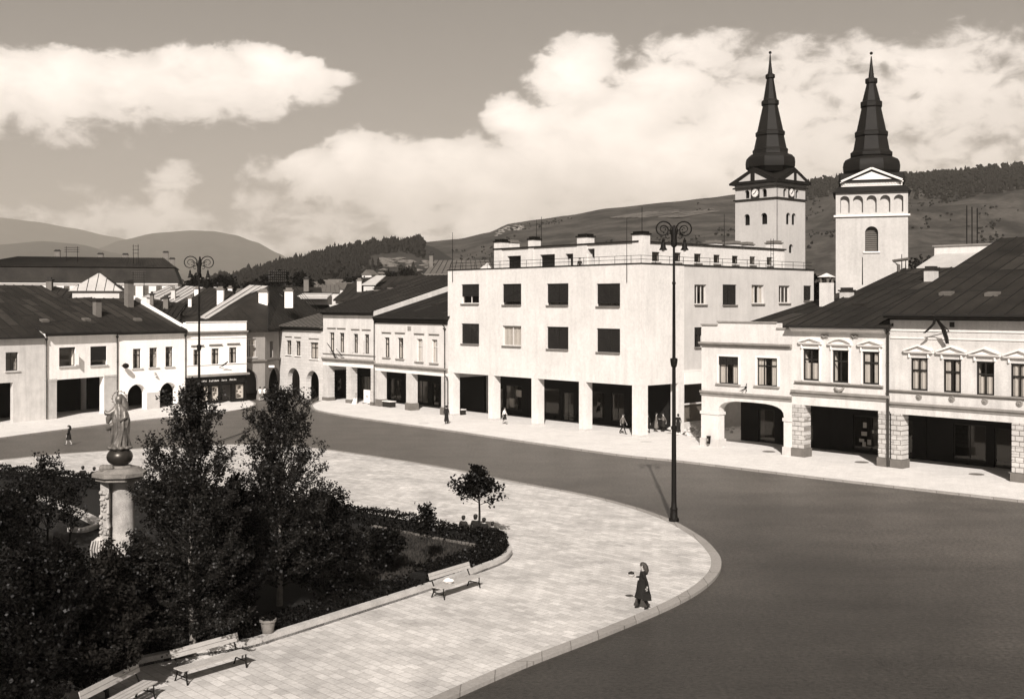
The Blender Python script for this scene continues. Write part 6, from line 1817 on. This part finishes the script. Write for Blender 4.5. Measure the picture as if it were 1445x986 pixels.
# ---------------------------------------------------------------- flags, boards, boxes, covers
def flag(label, b, x, y, tip, drapes, m='cloth_dark'):
    u, z = b.uz(x, y, 0); o = b.root.matrix_basis @ Vector((u, 0, z))
    r = thing('flag', label, 'flag', o, b.root.rotation_euler.z, 'flags on the house fronts')
    mb = MB(); mb.tube([(0, 0, 0), tip], .03, 6); mb.ball(tip, .05, 6); mb.build('pole', M['iron'], r)
    for pts, w in drapes:
        mb = MB(); n = len(pts); vs = []
        for i, p in enumerate(pts):
            ww = w*(.5+.6*math.sin(math.pi*min(1, (i+.6)/n))); p = Vector(p)
            for j in range(6):
                q = -1+2*j/5; vs.append(p+Vector((q*ww, .05*math.sin(j*2.2+i), 0)))
        mb.add(vs, [(i*6+j, i*6+j+1, i*6+j+7, i*6+j+6) for i in range(n-1) for j in range(5)])
        mb.build('cloth', M[m], r, smooth=60, normals=False)
flag('long dark flag drooping from the front of the near house', nearh, 1340, 468, (-.3, -1.5, 1.05), [([(-.25,-1.3,.9),(-.2,-1.0,.6),(-.1,-.7,.2),(0,-.5,-.4),(.05,-.4,-.8)], .16), ([(-.28,-1.4,.95),(-.5,-1.2,.55),(-.9,-1.1,.2),(-1.3,-1.0,-.1)], .12)])
hB = [o for o in C.objects if o.name.startswith('arcaded_house') and 'flag' in o.get('label', '')][0]
class HB: pass
hb_ = HB(); hb_.root = hB
bB = Bld.__new__(Bld); bB.A = rw[1].copy(); bB.A.z = 0; bB.U = (rw[2]-rw[1]).normalized(); bB.U.z = 0; bB.N = Vector((-bB.U.y, bB.U.x, 0)); bB.root = hB
flag('furled flag on the ledge between the far pair of arcade windows', bB, 478, 507, (-.9, -1.0, 1.9), [([(-.85,-.95,1.8),(-.6,-.7,1.3),(-.35,-.5,.7),(-.2,-.3,.1)], .14)])
flag('small furled flag leaning the other way on the same ledge', bB, 487, 507, (-.6, -.8, 1.2), [([(-.55,-.75,1.1),(-.4,-.5,.8),(-.25,-.35,.4)], .1)])
sB = [o for o in C.objects if o.name.startswith('shop_house')][0]
bS = Bld.__new__(Bld); bS.root = sB; pA, pB2 = gp(262, 571.6, SW), gp(348, 564.5, SW); bS.A = Vector((pA.x, pA.y, 0)); bS.U = Vector((pB2.x-pA.x, pB2.y-pA.y, 0)).normalized(); bS.N = Vector((-bS.U.y, bS.U.x, 0))
flag('small dark flag above the canopy of the shop front', bS, 308, 518, (.5, -.9, .7), [([(.5,-.85,.65),(.35,-.6,.4),(.15,-.4,.15)], .14)], 'cloth_dark')
u, z = hb1.uz(1053, 548, 0); o = hb1.root.matrix_basis @ Vector((u, 0, z)); r = thing('flag_bracket', 'small dark crossed flag bracket above the wide low arch', 'bracket', o, hb1.root.rotation_euler.z)
mb = MB(); mb.tube([(-.25,-.3,-.25),(.02,-.05,.1),(.05,-.02,.4)], .03, 6); mb.tube([(.25,-.3,-.2),(.02,-.05,.1),(-.3,-.35,.1)], .03, 6); mb.ball((.02,-.08,.1), .1, 8); mb.build('iron_bracket', M['iron'], r)
# bin on the pier, boards and planters in the arcades
def on_front(b, x, y, n): 
    u = b.uz(x, y, n)[0]; q = b.root.matrix_basis @ Vector((u, n, 0)); return Vector((q.x, q.y, SW))
q = on_front(hb1, 1000, 625, -.25); r = thing('litter_bin', 'dark litter bin hung on the end pier of the wide low arch', 'bin', q+Vector((0,0,.25)), hb1.root.rotation_euler.z)
mb = MB(); mb.lathe([(.13,0),(.17,.55),(.19,.56),(.19,.6),(.15,.6),(.1,.1),(.01,.08)], 12); mb.build('basket', M['iron'], r, smooth=40)
mb = MB(); mb.box(-.09, .09, -.175, -.165, .2, .42); mb.box(-.03, .03, .14, .2, .3, .45); mb.build('plate', M['trim_grey'], r)
q = on_front(bB, 518, 571, .9); r = thing('sign_board', 'white notice board standing in the last bay of the flag-bearing house', 'board', q, bB.root.rotation_euler.z)
mb = MB(); mb.box(-.62,.62,-.03,.03,.08,1.6); mb.build('panel', M['paper'], r)
mb = MB(); mb.box(-.15,.2,-.045,-.032,.78,.9); mb.build('print', M['cloth_mid'], r)
for x in (-.55, .5):
    mb = MB(); mb.box(x, x+.05, -.25, .25, 0, .08); mb.build('foot', M['wood_dark'], r)
q = on_front(bB, 500, 570, -.3); r = thing('display_stand', 'small white stand beside the middle pier of the flag-bearing house', 'stand', q, bB.root.rotation_euler.z)
mb = MB(); mb.ext([(-.25,-.2,0),(.25,-.2,0),(.1,0,.65),(-.1,0,.65)], (0,.3,0)); mb.build('panel', M['paper'], r); mb = MB(); mb.tube([(.1,.1,.6),(.2,.1,1.1)], .03, 5); mb.ball((.2,.1,1.15), .1, 8); mb.build('handle', M['trim_grey'], r)
q = on_front(mod, 549, 574, 1.2); r = thing('planter_box', 'dark box with a pale top between the piers of the plain two-bay house', 'box', q, mod.root.rotation_euler.z)
mb = MB(); mb.box(-.75,.75,-.35,.35,0,.6); mb.build('crate', M['wood_dark'], r); mb = MB(); mb.box(-.8,.8,-.4,.4,.602,.68); mb.build('lid', M['paper'], r)
q = on_front(mod, 650, 583, 1.6); r = thing('planter_box', 'dark box with a pale top behind the first pillar of the white block', 'box', q, mod.root.rotation_euler.z)
mb = MB(); mb.box(-.5,.5,-.3,.3,0,.5); mb.build('crate', M['wood_dark'], r); mb = MB(); mb.box(-.53,.53,-.33,.33,.502,.57); mb.build('lid', M['paper'], r)
# rubble and a leaning shrub in the yard beside the white block
rg = random.Random(4)
q = on_front(hb1, 988, 604, 6); r = thing('rubble_heap', 'heap of pale broken stone in the gap beside the white block', 'rubble', q)
mb = MB()
for i in range(40):
    mb.lathe([(.05,-.1),(.22*rg.uniform(.6,1.3),0),(.12,.14),(.02,.18)], 6, (rg.gauss(0,1.3), rg.gauss(0,.8), abs(rg.gauss(.15,.2))), 0, rg.random()*3)
o = mb.build('broken_stone', M['stone'], r); o['kind'] = 'stuff'
# covers in the pavement
for i, (x, y) in enumerate([(1085,637),(1216,652),(1378,669),(912,623),(598,597)]):
    p = gp(x, y, SW); r = thing('drain_cover', ['dark oval drain cover in front of the wide low arch', 'dark drain cover in front of the pedimented house', 'dark drain cover in front of the near house with the flag', 'worn drain cover in front of the corner pillar of the white block', 'drain cover by the last pier of the plain two-bay house'][i], 'drain cover', (p.x, p.y, SW+.004), R(47), 'drain covers in the pavement')
    mb = MB(); mb.lathe([(.5,0),(.5,.012),(.44,.014),(.42,.008),(.01,.008)], 20)
    for k in range(4): mb.box(-.3,.3,-.25+.15*k,-.2+.15*k,.008,.016)
    mb.build('lid', M['stone_dark'] if i < 3 else M['plaster_grey'], r)
# insulator racks on the roofs
def rack(label, x0, x1, y0, y1, yfoot, d, rows, cols, m='iron'):
    a = atd(x0, y0, d); c = atd(x1, y1, d); f = atd((x0+x1)/2, yfoot, d)
    r = thing('telephone_rack', label, 'rack', (f.x, f.y, f.z-.8), 0, 'telephone racks on the roofs')
    mb = MB(); w = (c.x-a.x)/2; zt_ = a.z-f.z+.8; zb_ = c.z-f.z+.8
    for x in (-w*.75, w*.75): mb.tube([(x,0,0),(x,0,zt_)], .05, 6)
    mb.build('post', M['iron'], r); mb = MB(); ins = MB()
    for i in range(rows):
        z = zb_+(zt_-zb_)*(i+.5)/rows; mb.box(-w, w, -.05, .05, z-.035, z+.035)
        for j in range(cols):
            x = -w+2*w*(j+.5)/cols; ins.lathe([(.02,0),(.04,.03),(.035,.1),(.01,.13)], 6, (x,0,z+.03))
    mb.build('crossarm', M['iron'], r); ins.build('insulators', M['cloth_mid'], r)['kind'] = 'stuff'
    return r
rack('big telephone rack with five crossarms on the corner house roof', 378.5, 404, 382, 399, 418, 150, 5, 9)
rack('small telephone rack in front of the mansard building', 185, 206, 383, 396, 408, 160, 4, 7)
rack('open telephone rack over the left part of the mansard roof', 91, 112, 348, 357, 373, 213, 3, 5)
rack('thin telephone rack over the right part of the mansard roof', 187, 196, 345, 360, 366, 213, 3, 3)
# ---------------------------------------------------------------- light, sky, air, camera
SUN_EL = R(35.5); AZ = (.06, 1.0)     # horizontal direction in which the light travels
sc = bpy.context.scene
w = bpy.data.worlds.new('World'); sc.world = w; w.use_nodes = True
nt = w.node_tree; N = nt.nodes; L = nt.links
bg = N['Background']
sky = N.new('ShaderNodeTexSky'); sky.sky_type = 'NISHITA'; sky.sun_disc = False
sky.sun_elevation = SUN_EL
sun_dir = Vector((-AZ[0], -AZ[1], 0)).normalized()
sky.sun_rotation = math.atan2(sun_dir.x, sun_dir.y)
def mth(op, a, b=None, c=None, clamp=False):
    n = N.new('ShaderNodeMath'); n.operation = op; n.use_clamp = clamp
    for i, q in enumerate((a, b, c)):
        if q is None: continue
        if isinstance(q, (int, float)): n.inputs[i].default_value = q
        else: L.new(q, n.inputs[i])
    return n.outputs[0]
bw = N.new('ShaderNodeRGBToBW'); L.new(sky.outputs[0], bw.inputs[0])
tc = N.new('ShaderNodeTexCoord')
sep = N.new('ShaderNodeSeparateXYZ'); L.new(tc.outputs['Generated'], sep.inputs[0])
X, Y, Z_ = sep.outputs
az = mth('ARCTAN2', X, Y); hyp = mth('SQRT', mth('ADD', mth('MULTIPLY', X, X), mth('MULTIPLY', Y, Y))); el = mth('ARCTAN2', Z_, hyp)
# two octaves of billowing noise in direction space bend the outlines of the cloud banks
mp = N.new('ShaderNodeCombineXYZ'); L.new(mth('MULTIPLY', az, 1.0), mp.inputs[0]); L.new(mth('MULTIPLY', el, 1.6), mp.inputs[1]); mp.inputs[2].default_value = 3.1
def noise(scale, det, rough=.6, vec=None, dist=0.0):
    n = N.new('ShaderNodeTexNoise'); n.inputs['Scale'].default_value = scale; n.inputs['Detail'].default_value = det; n.inputs['Roughness'].default_value = rough; n.inputs['Distortion'].default_value = dist
    L.new(vec or mp.outputs[0], n.inputs['Vector']); return n
n1 = noise(13, 9, .6, dist=.25); n2 = noise(30, 8, .58, dist=.3); n3 = noise(4, 3, .5)
def ang(px, py): return math.atan2(px-CX, F), math.atan2(HY-py, math.hypot(F, px-CX))
blobs = [(70,106,85,46,1),(170,108,85,38,.9),(285,95,70,36,1),(290,112,130,34,.85),(380,92,60,34,1),(420,104,60,30,.9),(475,104,35,14,.6),(90,150,90,36,.45),
         (500,212,42,42,1),(455,235,60,40,.9),(560,235,95,52,1),(640,228,62,48,1),(700,250,90,60,1),(620,285,150,30,.5),(245,262,36,34,.55),(352,236,26,24,.45),(395,232,40,26,.45),(350,278,40,16,.4),(600,318,60,20,.45),
         (770,210,80,48,1),(745,165,58,36,1),(815,95,62,52,.95),(860,170,120,62,1),(940,120,80,52,.85),(960,210,130,55,.95),(1060,175,110,90,.85),(830,255,170,40,.7),(200,325,280,62,.42),(470,318,200,50,.40),(1160,185,110,80,.55),(1270,120,160,75,.5),(1370,170,120,90,.45),(1250,215,160,60,.55),(1120,90,140,50,.5),(1330,90,110,60,.6),(980,70,100,40,.55),(1480,140,140,120,.5),(-60,110,90,50,.8)]
field = None
azw = mth('ADD', az, mth('MULTIPLY', mth('SUBTRACT', n1.outputs['Fac'], .5), .075)); elw = mth('ADD', el, mth('MULTIPLY', mth('SUBTRACT', n1.outputs['Color'], .5), .06))
for px, py, rx, ry, amp in blobs:
    a0, e0 = ang(px, py); 
    dx = mth('MULTIPLY', mth('SUBTRACT', azw, a0), F/rx/1.25); dy = mth('MULTIPLY', mth('SUBTRACT', elw, e0), F/ry/1.25); dy = mth('ADD', mth('MULTIPLY', mth('MAXIMUM', dy, 0), 1.25), mth('MULTIPLY', mth('MINIMUM', dy, 0), .62))
    q = mth('SUBTRACT', amp, mth('MULTIPLY', mth('ADD', mth('MULTIPLY', dx, dx), mth('MULTIPLY', dy, dy)), amp))
    field = q if field is None else mth('SMOOTH_MAX', field, q, .25)
# clouds elsewhere in the sky, away from the photographed part
g = mth('MULTIPLY', mth('SUBTRACT', n3.outputs['Fac'], .62), 3.0)
beh = N.new('ShaderNodeMapRange'); beh.inputs['From Min'].default_value = .55; beh.inputs['From Max'].default_value = .9; beh.clamp = True; L.new(mth('ABSOLUTE', az), beh.inputs['Value'])
hi = N.new('ShaderNodeMapRange'); hi.inputs['From Min'].default_value = .30; hi.inputs['From Max'].default_value = .45; hi.clamp = True; L.new(el, hi.inputs['Value'])
field = mth('MAXIMUM', field, mth('SUBTRACT', g, mth('MULTIPLY', mth('SUBTRACT', 1, mth('MAXIMUM', beh.outputs[0], hi.outputs[0])), 4)))
fd = mth('ADD', field, mth('MULTIPLY', mth('SUBTRACT', n2.outputs['Fac'], .5), 1.5))
mr = N.new('ShaderNodeMapRange'); mr.interpolation_type = 'SMOOTHSTEP'; mr.inputs['From Min'].default_value = .14; mr.inputs['From Max'].default_value = .54; L.new(fd, mr.inputs['Value'])
cover = mr.outputs[0]
low = N.new('ShaderNodeMapRange'); low.inputs['From Min'].default_value = -.02; low.inputs['From Max'].default_value = .04; low.clamp = True; L.new(el, low.inputs['Value'])
cover = mth('MULTIPLY', cover, low.outputs[0])
cb = mth('MULTIPLY_ADD', n2.outputs['Fac'], 1.6, CLOUD-.8)
cb = mth('MULTIPLY_ADD', mth('SUBTRACT', n1.outputs['Fac'], .5), 7.0, cb)
sh = N.new('ShaderNodeMapRange'); sh.inputs['From Min'].default_value = .1; sh.inputs['From Max'].default_value = .95; sh.inputs['To Min'].default_value = .62; sh.inputs['To Max'].default_value = 1.08; L.new(field, sh.inputs['Value'])
cb = mth('MULTIPLY', cb, sh.outputs[0])
base = mth('MULTIPLY_ADD', bw.outputs[0], SKYMUL, SKYADD)
val = mth('ADD', mth('MULTIPLY', base, mth('SUBTRACT', 1, cover)), mth('MULTIPLY', cb, cover))
tn = N.new('ShaderNodeVectorMath'); tn.operation = 'SCALE'; tn.inputs[0].default_value = (1, .905, .825); L.new(val, tn.inputs['Scale'])
L.new(tn.outputs[0], bg.inputs['Color']); bg.inputs['Strength'].default_value = .1
sl = bpy.data.lights.new('sun', 'SUN'); sl.energy = 5.0; sl.angle = R(.5); sl.color = (1, .93, .87)
so = bpy.data.objects.new('sun', sl); C.objects.link(so)
ld = Vector((AZ[0], AZ[1], 0)).normalized()*math.cos(SUN_EL)+Vector((0, 0, -math.sin(SUN_EL)))
so.rotation_euler = ld.to_track_quat('-Z', 'Y').to_euler(); so.location = (-20, -60, 60)
# air
if HAZE:
    mb = MB(); mb.box(-12000, 12000, -400, 12500, -6, 1200)
    hm = bpy.data.materials.new('haze'); hm.use_nodes = True; hn = hm.node_tree
    hn.nodes.remove(hn.nodes['Principled BSDF'])
    pv = hn.nodes.new('ShaderNodeVolumePrincipled'); pv.inputs['Density'].default_value = HAZE; pv.inputs['Color'].default_value = (.92, .86, .76, 1); pv.inputs['Anisotropy'].default_value = 0
    hn.links.new(pv.outputs[0], hn.nodes['Material Output'].inputs['Volume'])
    ho = mb.build('haze', hm); tag(ho, 'thin even haze lying over the valley', 'haze', kind='stuff')
cam = bpy.data.cameras.new('camera'); co = bpy.data.objects.new('camera', cam); C.objects.link(co)
co.location = CAM; co.rotation_euler = (R(90), 0, 0)
cam.sensor_width = 36; cam.lens = F/1445*36; cam.shift_y = -(493-HY)/1445; cam.clip_end = 20000; cam.clip_start = .1
sc.camera = co
sc.view_settings.view_transform = 'Standard'; sc.view_settings.look = 'None'; sc.view_settings.exposure = EXPO; sc.view_settings.gamma = 1
sc.view_settings.use_curve_mapping = False
cy = sc.cycles; cy.use_denoising = True; cy.max_bounces = 5; cy.diffuse_bounces = 3; cy.glossy_bounces = 2; cy.transparent_max_bounces = 8; cy.volume_bounces = 0; cy.transmission_bounces = 2
cy.use_adaptive_sampling = True; cy.adaptive_threshold = .02
cy.sample_clamp_indirect = 6
